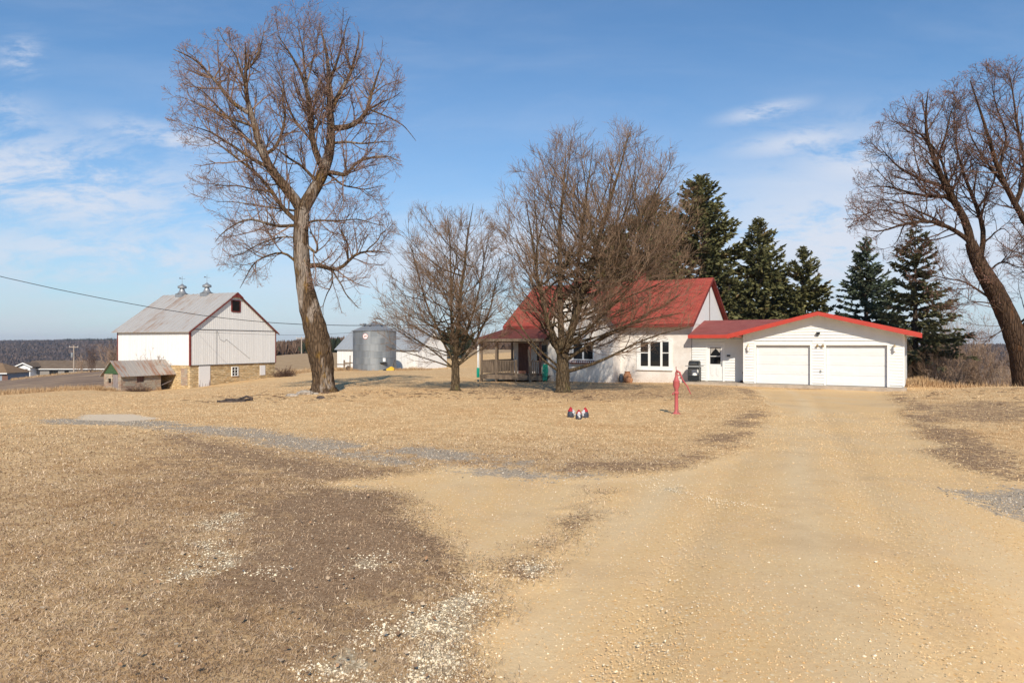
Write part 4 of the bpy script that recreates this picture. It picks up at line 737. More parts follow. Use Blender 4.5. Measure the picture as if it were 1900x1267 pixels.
# ---- long white shed behind the bin
LF = Frame(-13.1, 95.0, 60.0); LW, LL = 6.9, 15.2; lz = -2.3
ls = Thing('white_shed', 'long white shed with grey metal roof behind the steel grain bin', 'shed', LF, 3, 7, lz)
m = MT('white_sheet_wall', .7, .3); x, y, z = m.xyz(); u = m.math('ADD', x, y); n = m.noise(m.comb(m.math('MULTIPLY', u, 4), 0.0, m.math('MULTIPLY', z, .5)), 1, 6); m.col(m.ramp(n, (.3, (.62, .61, .60)), (.6, (.78, .775, .765)))).bump(m.math('SINE', m.math('MULTIPLY', u, 26)), .01); M['sheet'] = m.m
MB().prism([(0, lz), (LW, lz), (LW, 1.05), (LW / 2, 3.65), (0, 1.05)], 0, LL).build('wall', M['sheet'], ls)
mb = MB(); sll = 2.7 / (LW / 2)
for s_ in (-1, 1):
    xe = LW / 2 + s_ * (LW / 2 + .3); ze_ = 3.75 - (LW / 2 + .3) * sll; mb.prism([(xe, ze_), (LW / 2, 3.75), (LW / 2, 3.81), (xe, ze_ + .06)], -.3, LL + .3)
    for k in range(21): y = -.3 + k * .77; mb.prism([(xe, ze_ + .06), (LW / 2, 3.81), (LW / 2, 3.86), (xe, ze_ + .11)], y, y + .06)
mb.build('roof', M['shedroof'], ls); MB().box(1.2, 5.2, -.05, -.005, lz, .9).build('sliding_door', M['trim'], ls)
# rail fence piece beside it
fx, fy = at(636, 660, 91)[:2]; fz = g1(fx, fy); FF = Frame(fx, fy, 5); t = Thing('rail_fence', 'short weathered rail fence stub left of the grain bin', 'fence', FF, 0, 0, fz)
MB().box(.1, .28, -.05, .1, fz, fz + 1.4).build('post', M['wood'], t); MB().box(.9, 1.02, -.05, .05, fz, fz + 2.0).build('post', M['wood'], t); MB().box(-.9, .9, -.1, -.051, fz + .75, fz + .9).box(.28, 1.3, -.1, -.051, fz + .95, fz + 1.1).build('rail', M['wood'], t); MB().tube([(.75, -.2, fz + .35), (.75, -.12, fz + .35)], .32, 14).build('old_wheel', M['rust'], t)

# ------------------------------------------------------------------ far houses, poles and wires
def farhouse(name, lab, px0, px1, yb, ye, yr, D, wallm, roofm, hip=True, extra=None, dep=9):
    a = at(px0, yb, D); b = at(px1, yb, D); z0 = a[2] - 6; zev = at(0, ye, D)[2]; zrd = at(0, yr, D)[2]; fr = Frame(a[0], D, 0); Wd = b[0] - a[0]; t = Thing(name, lab, 'house', fr, Wd / 2, 0, a[2])
    MB().box(0, Wd, 0, dep, z0, zev).build('wall', wallm, t); mb = MB(); o = .7; k = dep / 2 if hip else -.2; P = [(-o, -o, zev), (Wd + o, -o, zev), (Wd + o, dep + o, zev), (-o, dep + o, zev)]; r0, r1 = (k, dep / 2, zrd), (Wd - k, dep / 2, zrd)
    mb.quad(P[0], P[1], r1, r0); mb.quad(P[2], P[3], r0, r1); mb.quad(P[1], P[2], r1); mb.quad(P[3], P[0], r0); mb.quad(*P); mb.build('roof', roofm, t); MB().box(-o, Wd + o, -o - .1, -o - .01, zev - .25, zev + .02).build('gutter', M['trim'], t); return t, fr, Wd, zev, zrd
t, fr, Wd, zev, zrd = farhouse('ranch_house', 'long low ranch house with grey brown hip roof beyond the field', 24, 196, 700, 684, 669, 225, M['fargrey'], M['farroof'])
q0 = at(46, 0, 225)[0] - fr.o[0]; q1 = at(68, 0, 225)[0] - fr.o[0]; zp = at(0, 674, 225)[2]; ze2 = at(0, 680, 225)[2]
MB().prism([(q0, ze2 - 8), (q1, ze2 - 8), (q1, ze2), ((q0 + q1) / 2, zp - .1), (q0, ze2)], -3, 2).build('front_gable', M['trim'], t); MB().prism([(q0 - 1.2, ze2 - .3), ((q0 + q1) / 2, zp), (q1 + 1.2, ze2 - .3), (q1 + 1.2, ze2), ((q0 + q1) / 2, zp + .35), (q0 - 1.2, ze2)], -3.6, 3).build('gable_roof', M['farroof'], t); MB().prism([(q0 - 1.2, ze2 - .3), ((q0 + q1) / 2, zp), (q1 + 1.2, ze2 - .3), (q1 + 1.2, ze2), ((q0 + q1) / 2, zp + .35), (q0 - 1.2, ze2)], -3.8, -3.61).build('barge_board', M['trim'], t)
for k in range(4): a = q0 + .9 + k * (q1 - q0 - 1.8) / 4; MB().box(a + .05, a + .6, -3.04, -3.002, ze2 - 1.9, ze2 - .7).build('window', M['glass'], t)
for a in (12, 17, 27, 32, 44): MB().box(a % Wd, (a % Wd) + 1.4, -.04, -.002, zev - 2, zev - .6).build('window', M['glass'], t)
t, fr, Wd, zev, zrd = farhouse('garage_house', 'brown roofed blue grey house cut by the left picture edge', -140, 12, 708, 692, 674, 190, M['farblue'], M['farroof2'])
a = at(4, 0, 190)[0] - fr.o[0]; MB().box(a, a + 1.6, -.04, -.002, zev - 2.2, zev - .5).build('window', M['garagebrown'], t)
t, fr, Wd, zev, zrd = farhouse('small_far_house', 'small far house with white gable just left of the stone shed', 184, 214, 684, 678, 672, 260, M['fargrey'], M['farroof'], False)
def pole(px_, top, base, D, lab, arm=1.2, trans=False):
    p = at(px_, top, D); q = at(px_, base, D); fr = Frame(p[0], D, 15); t = Thing('utility_pole', lab, 'utility pole', fr, 0, 0, q[2] - .5, 'utility poles'); zt_ = p[2]
    MB().tube([(0, 0, q[2] - 2), (0, 0, zt_)], [.19, .13], 8).build('shaft', M['pole'], t); MB().box(-arm, arm, -.1, .0, zt_ - .5, zt_ - .32).build('crossarm', M['pole'], t)
    for k in (-arm + .1, 0, arm - .1): MB().lathe(k, -.05, [(.05, zt_ - .32), (.07, zt_ - .2), (.03, zt_ - .1)], 6).build('insulator', M['trim'], t)
    if trans: MB().lathe(-.35, -.1, [(.3, zt_ - 3), (.32, zt_ - 2.9), (.32, zt_ - 1.9), (.1, zt_ - 1.8)], 10).build('transformer', M['iron'], t, True)
pole(137, 641, 695, 175, 'pale utility pole with transformer in front of the far ranch house', 1.0, True); pole(559.5, 625, 657, 195, 'thin utility pole on the field between barn and big tree', 1.5)
def wire(name, pts, r, lab):   # pts: picture column, row, distance
    P = [at(*p) for p in pts]; xs_ = np.linspace(0, len(P) - 1, len(P) * 6); Q = []
    A3 = np.array(P)
    for t_ in xs_: i = min(int(t_), len(P) - 2); f = t_ - i; Q.append(tuple(A3[i] * (1 - f) + A3[i + 1] * f))
    z = Q[0]; mb = MB().tube(Q, r, 5); single(name, mb, M['black'], lab, 'wire', WF, z[0], z[1], z[2], smooth=True)
cu = lambda x: np.interp(x, [-300, -100, 0, 100, 180, 280, 380, 440, 500, 560, 650, 760, 955], [430, 488, 513, 535.5, 552, 570.5, 586, 593, 598.5, 602, 604, 603.5, 600])
wire('power_line', [(x, float(cu(x)), 44 + (x + 300) / 1255 * 5.5) for x in range(-300, 956, 45)], .022, 'heavy black service cable sagging across the sky in front of the barn')
wire('power_line', [(366, 616, 64.5), (440, 619, 62), (510, 621.3, 60), (560, 621.6, 58), (605, 620, 56.5), (650, 617.3, 55), (760, 608, 53), (900, 600, 50)], .011, 'thin wire from the barn gable to the house')
wire('power_line', [(137, 643, 175), (60, 641, 190), (-30, 636, 205)], .03, 'thin far wire running left from the transformer pole') if False else None

# ------------------------------------------------------------------ trees
def nrm(v): return v / (np.linalg.norm(v, axis=-1, keepdims=True) + 1e-9)
def tubes(P, Rr, sides):
    Mn, K, _ = P.shape; T = np.empty_like(P); T[:, 1:-1] = P[:, 2:] - P[:, :-2]; T[:, 0] = P[:, 1] - P[:, 0]; T[:, -1] = P[:, -1] - P[:, -2]; T = nrm(T)
    mt = nrm(T.mean(1)); ref = np.where(np.abs(mt[:, 2:3]) > .8, np.array([[1., 0, 0]]), np.array([[0, 0, 1.]])); ref = np.repeat(ref[:, None], K, 1)
    a = nrm(np.cross(T, ref)); b = np.cross(T, a); an = 2 * np.pi * np.arange(sides) / sides
    V = P[:, :, None] + Rr[:, :, None, None] * (np.cos(an)[None, None, :, None] * a[:, :, None] + np.sin(an)[None, None, :, None] * b[:, :, None])
    base = (np.arange(Mn)[:, None, None] * K + np.arange(K - 1)[None, :, None]) * sides; j = np.arange(sides)[None, None]; j2 = (j + 1) % sides
    q = np.stack([base + j, base + j2, base + sides + j2, base + sides + j], -1).reshape(-1, 4); return V.reshape(-1, 3), q
class Acc:
    def __init__(s): s.v = []; s.q = []; s.t = []; s.mq = []; s.mt = []; s.n = 0
    def quads(s, V, q, mi=0): s.v.append(V); s.q.append(q + s.n); s.mq.append(np.full(len(q), mi)); s.n += len(V)
    def tris(s, V, t, mi=0): s.v.append(V); s.t.append(t + s.n); s.mt.append(np.full(len(t), mi)); s.n += len(V)
    def build(s, name, mats, parent, base, smooth=False):
        V = np.concatenate(s.v) - np.array(base); q = np.concatenate(s.q) if s.q else None; t = np.concatenate(s.t) if s.t else None
        mi = np.concatenate(s.mq + s.mt); me = rawmesh(name, V, q, t, mats, mi, smooth); o = bpy.data.objects.new(name, me); link(o, parent); return o
def inside(E, P):   # E: list of (centre, radii)
    r = np.zeros(P.shape[:-1], bool)
    for c, q in E: r |= (((P - c) / q) ** 2).sum(-1) < 1
    return r
def sample(P, Rr, t):
    K = P.shape[1]; f = t * (K - 1); i = np.minimum(f.astype(int), K - 2); f = f - i; n = np.arange(len(P)); return P[n, i] * (1 - f)[:, None] + P[n, i + 1] * f[:, None], Rr[n, i] * (1 - f) + Rr[n, i + 1] * f, nrm(P[n, i + 1] - P[n, i])
def grow(P, Rr, per, t0, t1, Lf, ang, K, wob, up, rr, E, rsd, rmin, rend=.35, lens=None):
    n = len(P); cnt = per if isinstance(per, np.ndarray) else np.full(n, per); idx = np.repeat(np.arange(n), cnt); m_ = len(idx); t = t0 + (t1 - t0) * rsd.rand(m_)
    s, r0, d = sample(P[idx], Rr[idx], t); rv = nrm(rsd.randn(m_, 3)); pe = nrm(np.cross(d, rv)); a = np.radians(ang[0] + (ang[1] - ang[0]) * rsd.rand(m_)); d = nrm(d * np.cos(a)[:, None] + pe * np.sin(a)[:, None])
    Ln = (Lf[0] + (Lf[1] - Lf[0]) * rsd.rand(m_)) * (1.15 - .45 * t); out = np.zeros((m_, K, 3)); out[:, 0] = s; st = Ln / (K - 1)
    for k in range(1, K):
        d = nrm(d + wob * rsd.randn(m_, 3) + np.array([0, 0, up])); out[:, k] = out[:, k - 1] + d * st[:, None]
    if E is not None:
        ins = inside(E, out); first = np.where(ins.all(1), K, np.argmin(ins | (np.arange(K)[None] == 0), axis=1)); f = np.clip(first / K, .15, 1); ok = (ins[:, 0] | ins[:, 1]) & ((f > .45) | (rsd.rand(m_) < .25))
        out = out[:, :1] + (out - out[:, :1]) * f[:, None, None]; out = out[ok]; r0 = r0[ok]; m_ = len(out)
    rb_ = np.clip(r0 * rr * (.8 + .4 * rsd.rand(m_)), rmin, .042); tt = np.linspace(0, 1, K)[None]; rad = rb_[:, None] * (1 - tt * (1 - rend)); return out, np.maximum(rad, rmin * .55)
def buds(acc, P, n, size, rsd, mi):
    t = .35 + .65 * rsd.rand(len(P) * n); idx = np.repeat(np.arange(len(P)), n); s, _, d = sample(P[idx], np.zeros(P.shape[:2])[idx], t); m_ = len(s)
    d2 = nrm(d + .7 * rsd.randn(m_, 3)); a = nrm(np.cross(d2, rsd.randn(m_, 3))); L_ = size * (.6 + .8 * rsd.rand(m_))[:, None]
    V = np.stack([s - a * L_ * .22, s + a * L_ * .22, s + d2 * L_], 1).reshape(-1, 3); acc.tris(V, np.arange(m_ * 3).reshape(-1, 3), mi)
def limb_arrays(limbs, D, rsd, spread=.35):
    px2m = D / F; out = {}; arrs = []
    for name, par, pts, r0, r1 in limbs:
        p2 = np.array(pts, float)
        if par is None: off0 = 0.0
        else:
            pp = out[par][0]; k = np.argmin(np.hypot(pp[:, 0] - p2[0, 0], pp[:, 1] - p2[0, 1])); off0 = out[par][1][k]; p2 = np.vstack([pp[k], p2[1:] if np.hypot(*(pp[k] - p2[0])) < 14 else p2])
        seg = np.r_[0, np.cumsum(np.hypot(*np.diff(p2, axis=0).T))]; K = 14; s = np.linspace(0, seg[-1], K); q = np.stack([np.interp(s, seg, p2[:, 0]), np.interp(s, seg, p2[:, 1])], -1)
        sl_ = 0 if par is None else rsd.uniform(-spread, spread); dep = off0 + sl_ * s * px2m + (0 if par is None else .12 * np.cumsum(rsd.randn(K)) * .5)
        dep[0] = off0; Dd = D + dep; W3 = np.stack([(q[:, 0] - 950) / F * Dd, Dd, CZ + (HY - q[:, 1]) / F * Dd], -1)
        j = rsd.randn(K, 3) * .05; j[0] = 0; j[-1] = 0; W3 = W3 + j * (0 if par is None else 1); rad = np.linspace(1, 0, K) ** .9 * (r0 - r1) + r1; out[name] = (q, dep); arrs.append((W3, rad))
    return np.array([a for a, b in arrs]), np.array([b for a, b in arrs])
def smoothP(P):
    Q = P.copy()
    for _ in range(2): Q[:, 1:-1] = .5 * Q[:, 1:-1] + .25 * (Q[:, :-2] + Q[:, 2:])
    return Q
def resample_trunk(pts, D, rads, n=26, rough=.04, rsd=rs, sides=18):
    p = np.array([at(a, b, D) for a, b in pts]); s = np.linspace(0, 1, len(p)); t = np.linspace(0, 1, n); P = np.stack([np.interp(t, s, p[:, i]) for i in range(3)], -1)
    for _ in range(3): P[1:-1] = .5 * P[1:-1] + .25 * (P[:-2] + P[2:])
    rr = np.interp(t, s, rads); V, q = tubes(P[None], rr[None], sides); V = V.reshape(n, sides, 3); c = P[:, None]; an = np.arange(sides)
    k = 1 + rough * (np.sin(an * 2.1 + np.arange(n)[:, None] * .5) + .8 * rsd.randn(n, sides)); fl = 1 + (.14 * np.exp(-t[:, None] * 14) + .34 * np.exp(-t[:, None] * 60)) * (1 + .5 * np.sin(an * 1.8)[None]); return P, rr, (c + (V - c) * (k * fl)[..., None]).reshape(-1, 3), q
def ell(L_, D, dy=.85): return [(at(a, b, D), np.array([rx * D / F, max(rx, ry) * D / F * dy, ry * D / F])) for a, b, rx, ry in L_]

def limbtree(lab, trunk, rads, D, limbs, E, seed, mats, nB, nC, nD, LB, LC, LD, rmin, budn=2, buds_s=.06, upB=.10, group=None, spread=.35, wob=.11, sides=18, rough=.04):
    rsd = np.random.RandomState(seed); base = at(trunk[0][0], trunk[0][1], D); e = bpy.data.objects.new('bare_tree', None); e.location = tuple(base); link(e); tag(e, lab, 'tree', group)
    P, rr, V, q = resample_trunk(trunk, D, rads, rsd=rsd, sides=sides, rough=rough); A = Acc(); A.quads(V, q); A.build('trunk', [mats[0]], e, base, True)
    LP, LR = limb_arrays([('T', None, trunk, rads[0], rads[-1])] + limbs, D, rsd, spread); LP = smoothP(LP); A = Acc(); V, q = tubes(LP[1:], LR[1:], 9); A.quads(V, q); A.build('limbs', [mats[0]], e, base, True)
    EE = ell(E, D); ln = np.linalg.norm(np.diff(LP, axis=1), axis=2).sum(1); cnt = np.maximum(3, (ln[1:] * nB).astype(int)); cnt = cnt
    B_, BR = grow(LP[1:], LR[1:], cnt, .12, 1, LB, (28, 70), 8, wob, upB, .5, EE, rsd, rmin * 2.2)
    tB, tBR = grow(LP[:1], LR[:1], 14, .55, .98, LC, (50, 90), 6, .2, .03, .06, EE, rsd, rmin * 1.6)
    C_, CR = grow(B_, BR, nC, .15, 1, LC, (25, 65), 6, wob, .05, .6, EE, rsd, rmin * 1.5); D_, DR_ = grow(C_, CR, nD, .15, 1, LD, (20, 60), 4, .18, .02, .7, EE, rsd, rmin)
    D2, D2R = grow(tB, tBR, nD * 2, .15, 1, LD, (20, 60), 4, .18, 0, .7, EE, rsd, rmin); D3, D3R = grow(B_, BR, 5, .3, 1, LD, (30, 70), 4, .18, 0, .5, EE, rsd, rmin)
    A = Acc()
    for (p_, r_, s_) in ((B_, BR, 5), (tB, tBR, 4), (C_, CR, 4), (D_, DR_, 3), (D2, D2R, 3), (D3, D3R, 3)): V, q = tubes(p_, r_, s_); A.quads(V, q, 0)
    if budn: buds(A, D_, budn, buds_s, rsd, 1); buds(A, D2, budn, buds_s, rsd, 1)
    A.build('crown', [mats[1], mats[2]], e, base); return e
S2 = lambda L_: [(300 + a / 3.168, b / 3.168) for a, b in L_]
S3 = lambda L_: [(300 + a / 3.016, 340 + b / 3.016) for a, b in L_]
bigD = 32.7
big = [('L1', 'T', [(560, 388), (546, 363), (527, 344), (502, 325), (489, 294), (477, 252), (464, 215), (455, 177), (456, 133), (455, 79)], .27, .02),
 ('L1b', 'L1', [(464, 215), (436, 196), (420, 180), (395, 148), (363, 110), (322, 92)], .11, .015), ('L1c', 'L1', [(489, 294), (450, 250), (420, 215), (380, 170), (345, 150)], .09, .012), ('L1d', 'L1', [(492, 296), (515, 278), (520, 250), (530, 225), (520, 180), (528, 140)], .09, .012),
 ('L1e', 'L1', [(500, 322), (460, 290), (420, 262), (385, 240), (350, 232)], .09, .012), ('L1f', 'L1', [(475, 245), (440, 225), (400, 210), (365, 195), (335, 180)], .07, .01), ('L1g', 'L1', [(455, 150), (440, 110), (415, 75), (405, 50)], .06, .01), ('L1h', 'L1', [(456, 140), (480, 100), (490, 60)], .05, .01),
 ('R1', 'T', [(563, 390), (584, 353), (603, 322), (616, 284), (616, 246), (611, 205), (612, 158), (612, 120), (603, 85), (592, 45)], .33, .02),
 ('R1b', 'R1', [(614, 202), (635, 170), (650, 133), (660, 104), (666, 60)], .14, .015), ('R1c', 'R1', [(617, 252), (647, 237), (669, 224), (685, 202), (688, 177), (701, 136), (712, 110)], .16, .015), ('R1d', 'R1c', [(686, 205), (720, 218), (751, 234), (772, 262)], .05, .01), ('R1e', 'R1c', [(686, 205), (706, 190), (730, 182), (745, 170)], .05, .01),
 ('R1f', 'R1', [(611, 150), (630, 100), (640, 60), (650, 30)], .07, .01), ('R1g', 'R1', [(616, 270), (650, 262), (690, 268), (735, 262)], .07, .01),
 ('M', 'R1', [(603, 312), (584, 281), (575, 252), (575, 230), (582, 208), (571, 177), (562, 139), (540, 104), (515, 66)], .18, .015), ('M2', 'M', [(575, 235), (568, 151), (563, 95), (552, 50)], .09, .012), ('M3', 'M', [(575, 262), (545, 220), (528, 180), (520, 140), (500, 110)], .07, .01), ('M4', 'M', [(568, 151), (585, 100), (594, 60)], .05, .01),
 ('S', 'R1', [(605, 320), (628, 319), (641, 336), (650, 312), (679, 287), (726, 290), (742, 300)], .12, .012), ('S2', 'R1', [(590, 345), (575, 322), (556, 305), (521, 287), (500, 260)], .09, .012), ('S3', 'R1', [(598, 330), (630, 345), (670, 350), (715, 345)], .06, .01),
 ('LL1', 'T', [(556, 430), (525, 420), (499, 418), (459, 403), (426, 424), (399, 449)], .09, .012), ('LL2', 'T', [(556, 410), (525, 386), (509, 360), (486, 330), (450, 300), (405, 265), (372, 250)], .12, .012), ('LL2b', 'LL2', [(509, 360), (470, 350), (430, 345), (385, 340)], .05, .01), ('LL3', 'T', [(558, 486), (530, 470), (515, 466), (479, 479), (459, 506), (445, 535)], .07, .01), ('LL4', 'T', [(556, 440), (525, 438), (490, 450), (455, 470), (420, 475)], .05, .01), ('LL5', 'T', [(556, 400), (500, 385), (450, 375), (400, 375)], .06, .01),
 ('LR1', 'T', [(560, 499), (598, 489), (625, 504), (641, 496), (655, 469), (691, 466), (722, 470)], .14, .012), ('LR1b', 'LR1', [(618, 500), (631, 529), (648, 552), (665, 572)], .05, .01), ('LR1c', 'LR1', [(610, 496), (618, 526), (602, 555), (600, 585)], .04, .01), ('LR1d', 'LR1', [(645, 490), (640, 440), (630, 420), (650, 395)], .05, .01),
 ('LR2', 'T', [(560, 449), (588, 473), (590, 450), (575, 430)], .08, .03), ('LR3', 'T', [(560, 415), (582, 406), (618, 413), (665, 406), (712, 418)], .06, .01), ('LR4', 'LR1', [(685, 467), (705, 440), (722, 415)], .04, .01)]
limbtree('tallest bare silver maple with a leaning trunk, between barn and grain bin', [(600, 729), (599, 700), (598, 672), (592, 640), (583, 605), (572, 560), (563, 522), (559, 480), (558, 439), (560, 392)], [.50, .49, .53, .58, .54, .47, .37, .36, .36, .34], bigD, big,
 [(425, 190, 112, 130), (600, 165, 155, 160), (470, 350, 120, 110), (650, 320, 100, 90), (560, 125, 110, 108), (640, 440, 100, 80), (625, 520, 60, 70), (470, 465, 75, 70)], 11, (M['bark1'], M['twig1'], M['bud']), 3.6, 5, 5, (1.2, 2.7), (.5, 1.25), (.25, .6), .0055, 3, .05, rough=.05)
rb_ = at(1903, 722, 38)
rt = [('A', 'T', [(1803, 455), (1796, 422), (1787, 394), (1770, 372), (1754, 356), (1735, 304), (1716, 256), (1716, 195), (1722, 170)], .22, .02), ('A2', 'A', [(1787, 394), (1760, 340), (1740, 280), (1700, 240), (1660, 225)], .1, .012), ('A3', 'A', [(1754, 356), (1710, 335), (1670, 310), (1630, 270)], .1, .012), ('A4', 'A', [(1770, 372), (1725, 365), (1680, 355), (1630, 345), (1600, 350)], .1, .012), ('A5', 'A', [(1735, 304), (1755, 250), (1765, 200), (1780, 180)], .08, .01),
 ('Bq', 'T', [(1822, 482), (1827, 450), (1820, 403), (1806, 356), (1792, 327), (1770, 270), (1775, 220)], .15, .015), ('B2', 'Bq', [(1815, 385), (1845, 340), (1850, 300), (1830, 250)], .06, .01),
 ('Cq', 'T', [(1798, 455), (1773, 427), (1740, 410), (1706, 408), (1673, 417), (1635, 432), (1600, 425)], .13, .015), ('C2', 'Cq', [(1706, 408), (1670, 395), (1630, 390), (1590, 400)], .06, .01), ('C3', 'Cq', [(1680, 416), (1668, 440), (1655, 460)], .04, .01), ('C4', 'Cq', [(1740, 410), (1690, 385), (1650, 370), (1605, 375)], .06, .01),
 ('Dq', 'T', [(1890, 640), (1935, 560), (1945, 480), (1915, 430), (1885, 385), (1853, 327), (1834, 266), (1815, 195), (1800, 150)], .26, .02), ('D2', 'Dq', [(1885, 385), (1905, 320), (1890, 250), (1880, 180), (1870, 130)], .12, .012), ('D3', 'Dq', [(1853, 327), (1870, 260), (1850, 190), (1840, 140)], .08, .01), ('D4', 'Dq', [(1940, 500), (1990, 420), (2010, 320), (2000, 230)], .15, .015), ('D5', 'Dq', [(1860, 340), (1830, 300), (1800, 260), (1790, 200)], .07, .01),
 ('Eq', 'T', [(1853, 578), (1815, 536), (1787, 521), (1754, 517), (1720, 510)], .08, .012), ('E2', 'T', [(1868, 590), (1840, 560), (1800, 560), (1760, 570)], .05, .01), ('E3', 'T', [(1885, 610), (1905, 590), (1930, 560)], .08, .012), ('E4', 'T', [(1830, 510), (1860, 480), (1890, 500), (1930, 490)], .06, .01), ('E5', 'Bq', [(1825, 450), (1860, 420), (1880, 440)], .05, .01), ('E6', 'T', [(1880, 600), (1850, 620), (1820, 640)], .04, .008)]
limbtree('massive dark bare tree leaning in from the right picture edge', [(1906, 724), (1900, 668), (1872, 592), (1844, 536), (1815, 488), (1801, 450)], [.62, .56, .5, .44, .37, .28], 37.0, rt,
 [(1720, 300, 130, 130), (1860, 270, 160, 160), (1650, 400, 85, 85), (1780, 470, 110, 90), (1880, 480, 130, 110), (1800, 560, 90, 80), (2000, 330, 120, 160), (1760, 200, 60, 50)], 21, (M['bark3'], M['twig3'], M['bud']), 3.0, 6, 6, (1.2, 2.9), (.5, 1.25), (.25, .6), .0065, 3, .055, upB=.12)
def dometree(lab, trunk, rads, D, leaders, dome, N_, seed, mats, r0, LB, LC, LD, low=()):
    rsd = np.random.RandomState(seed); base = at(trunk[0][0], trunk[0][1], D); e = bpy.data.objects.new('bare_tree', None); e.location = tuple(base); link(e); tag(e, lab, 'tree')
    P, rr, V, q = resample_trunk(trunk, D, rads, rsd=rsd, sides=18, rough=.035); A = Acc(); A.quads(V, q); A.build('trunk', [mats[0]], e, base, True)
    LP, LR = limb_arrays([('T', None, trunk, rads[0], rads[-1])] + leaders, D, rsd, .3); LP = smoothP(LP)
    cx_, cy_, rx, ry = dome; c = at(cx_, cy_, D); q_ = np.array([rx, rx * .92, ry]) * D / F
    k = rsd.randint(1, len(LP), N_); t = .04 + .62 * rsd.rand(N_) ** 1.1; s0, r_, _ = sample(LP[k], LR[k], t)
    i = np.arange(N_); az = i * 2.39996 + .3 * rsd.randn(N_); hh = (i + .5) / N_; ph = np.arcsin(np.clip(-.62 + 1.6 * hh, -1, .99)); tg = c + q_ * np.stack([np.cos(az) * np.cos(ph), np.sin(az) * np.cos(ph), np.sin(ph)], -1) * (.90 + .12 * rsd.rand(N_))[:, None]
    o_ = np.argsort(s0[:, 2]); s0 = s0[o_]; r_ = r_[o_]; jig = np.argsort(tg[:, 2] + 1.2 * rsd.randn(N_)); tg = tg[jig]
    K = 12; u = np.linspace(0, 1, K)[None, :, None]; ctl = s0 + (tg - s0) * .5; hz = tg - s0; ctl[:, 2] -= .13 * np.hypot(hz[:, 0], hz[:, 1]) ; G_ = s0[:, None] * (1 - u) ** 2 + 2 * u * (1 - u) * ctl[:, None] + tg[:, None] * u ** 2
    G_ = G_ + np.cumsum(rsd.randn(N_, K, 3) * .035, axis=1) * (u > 0); GR = np.minimum(r_[:, None] * .75, r0 * (.7 + .6 * rsd.rand(N_))[:, None]) * (1 - .86 * np.linspace(0, 1, K)[None] ** .8)
    A = Acc(); V, q = tubes(LP[1:], LR[1:], 9); A.quads(V, q); V, q = tubes(G_, GR, 7); A.quads(V, q)
    for p2, r2 in low:
        W3 = np.array([at(a, b, D - .4) for a, b in p2]); W3[0] = at(p2[0][0], p2[0][1], D); tt = np.linspace(0, 1, K); ss = np.linspace(0, 1, len(W3)); lp = smoothP(np.stack([np.interp(tt, ss, W3[:, z_]) for z_ in range(3)], -1)[None]); lr = (r2 * (1 - .85 * tt))[None]; V, q = tubes(lp, lr, 8); A.quads(V, q); G_ = np.concatenate([G_, lp]); GR = np.concatenate([GR, lr])
    A.build('limbs', [mats[0]], e, base, True); E_ = [(c, q_ * 1.06), (c + np.array([0, 0, -q_[2] * .45]), q_ * np.array([1.02, 1, .6]))]
    AP = np.concatenate([G_, resampleK(LP[1:], K)]); AR = np.concatenate([GR, resampleR(LR[1:], K)]); ln = np.linalg.norm(np.diff(AP, axis=1), axis=2).sum(1)
    B_, BR = grow(AP, AR, np.maximum(3, (ln * 1.35).astype(int)), .15, .98, LB, (20, 50), 8, .06, .07, .5, E_, rsd, .011); C_, CR = grow(B_, BR, 5, .12, 1, LC, (18, 45), 6, .07, .04, .6, E_, rsd, .0078); D_, DR_ = grow(C_, CR, 5, .15, 1, LD, (20, 50), 4, .09, .02, .7, None, rsd, .0055)
    A = Acc()
    for (p_, rr_, s_) in ((B_, BR, 4), (C_, CR, 3), (D_, DR_, 3)): V, q = tubes(p_, rr_, s_); A.quads(V, q, 0)
    buds(A, D_, 1, .04, rsd, 1); A.build('crown', [mats[1], mats[2]], e, base); return e
def resampleK(P, K): return np.stack([np.stack([np.interp(np.linspace(0, 1, K), np.linspace(0, 1, P.shape[1]), P[i, :, z]) for z in range(3)], -1) for i in range(len(P))])
def resampleR(P, K): return np.stack([np.interp(np.linspace(0, 1, K), np.linspace(0, 1, P.shape[1]), P[i]) for i in range(len(P))])
dometree('wide dense bare maple standing right in front of the farmhouse', [(1045, 729), (1044, 705), (1044, 680), (1044, 655)], [.34, .30, .285, .26], 30.6,
 [('m1', 'T', [(1044, 668), (1040, 600), (1040, 520), (1040, 430), (1046, 330), (1050, 280)], .17, .012), ('m2', 'T', [(1046, 660), (1062, 605), (1080, 550), (1100, 480), (1125, 400), (1150, 310), (1165, 255)], .20, .012), ('m3', 'T', [(1042, 672), (1020, 610), (1002, 540), (985, 450), (975, 370)], .12, .01), ('m4', 'm2', [(1080, 552), (1120, 500), (1165, 440), (1210, 370), (1245, 310)], .12, .01), ('m5', 'm2', [(1070, 580), (1125, 530), (1185, 480), (1240, 440), (1275, 415)], .11, .01), ('m6', 'T', [(1046, 676), (1060, 610), (1068, 540), (1075, 450), (1090, 350), (1100, 270)], .13, .01)],
 (1108, 450, 190, 208), 120, 31, (M['bark2'], M['twig2'], M['bud2']), .05, (1.0, 2.2), (.5, 1.2), (.25, .6),
 [([(1048, 690), (1080, 682), (1130, 665), (1170, 640), (1220, 620), (1280, 606)], .09), ([(1046, 672), (1090, 640), (1140, 612), (1200, 592), (1270, 580)], .08), ([(1040, 690), (1010, 672), (985, 640), (960, 612), (930, 598)], .06), ([(1041, 684), (1000, 650), (965, 605), (935, 560)], .06)])
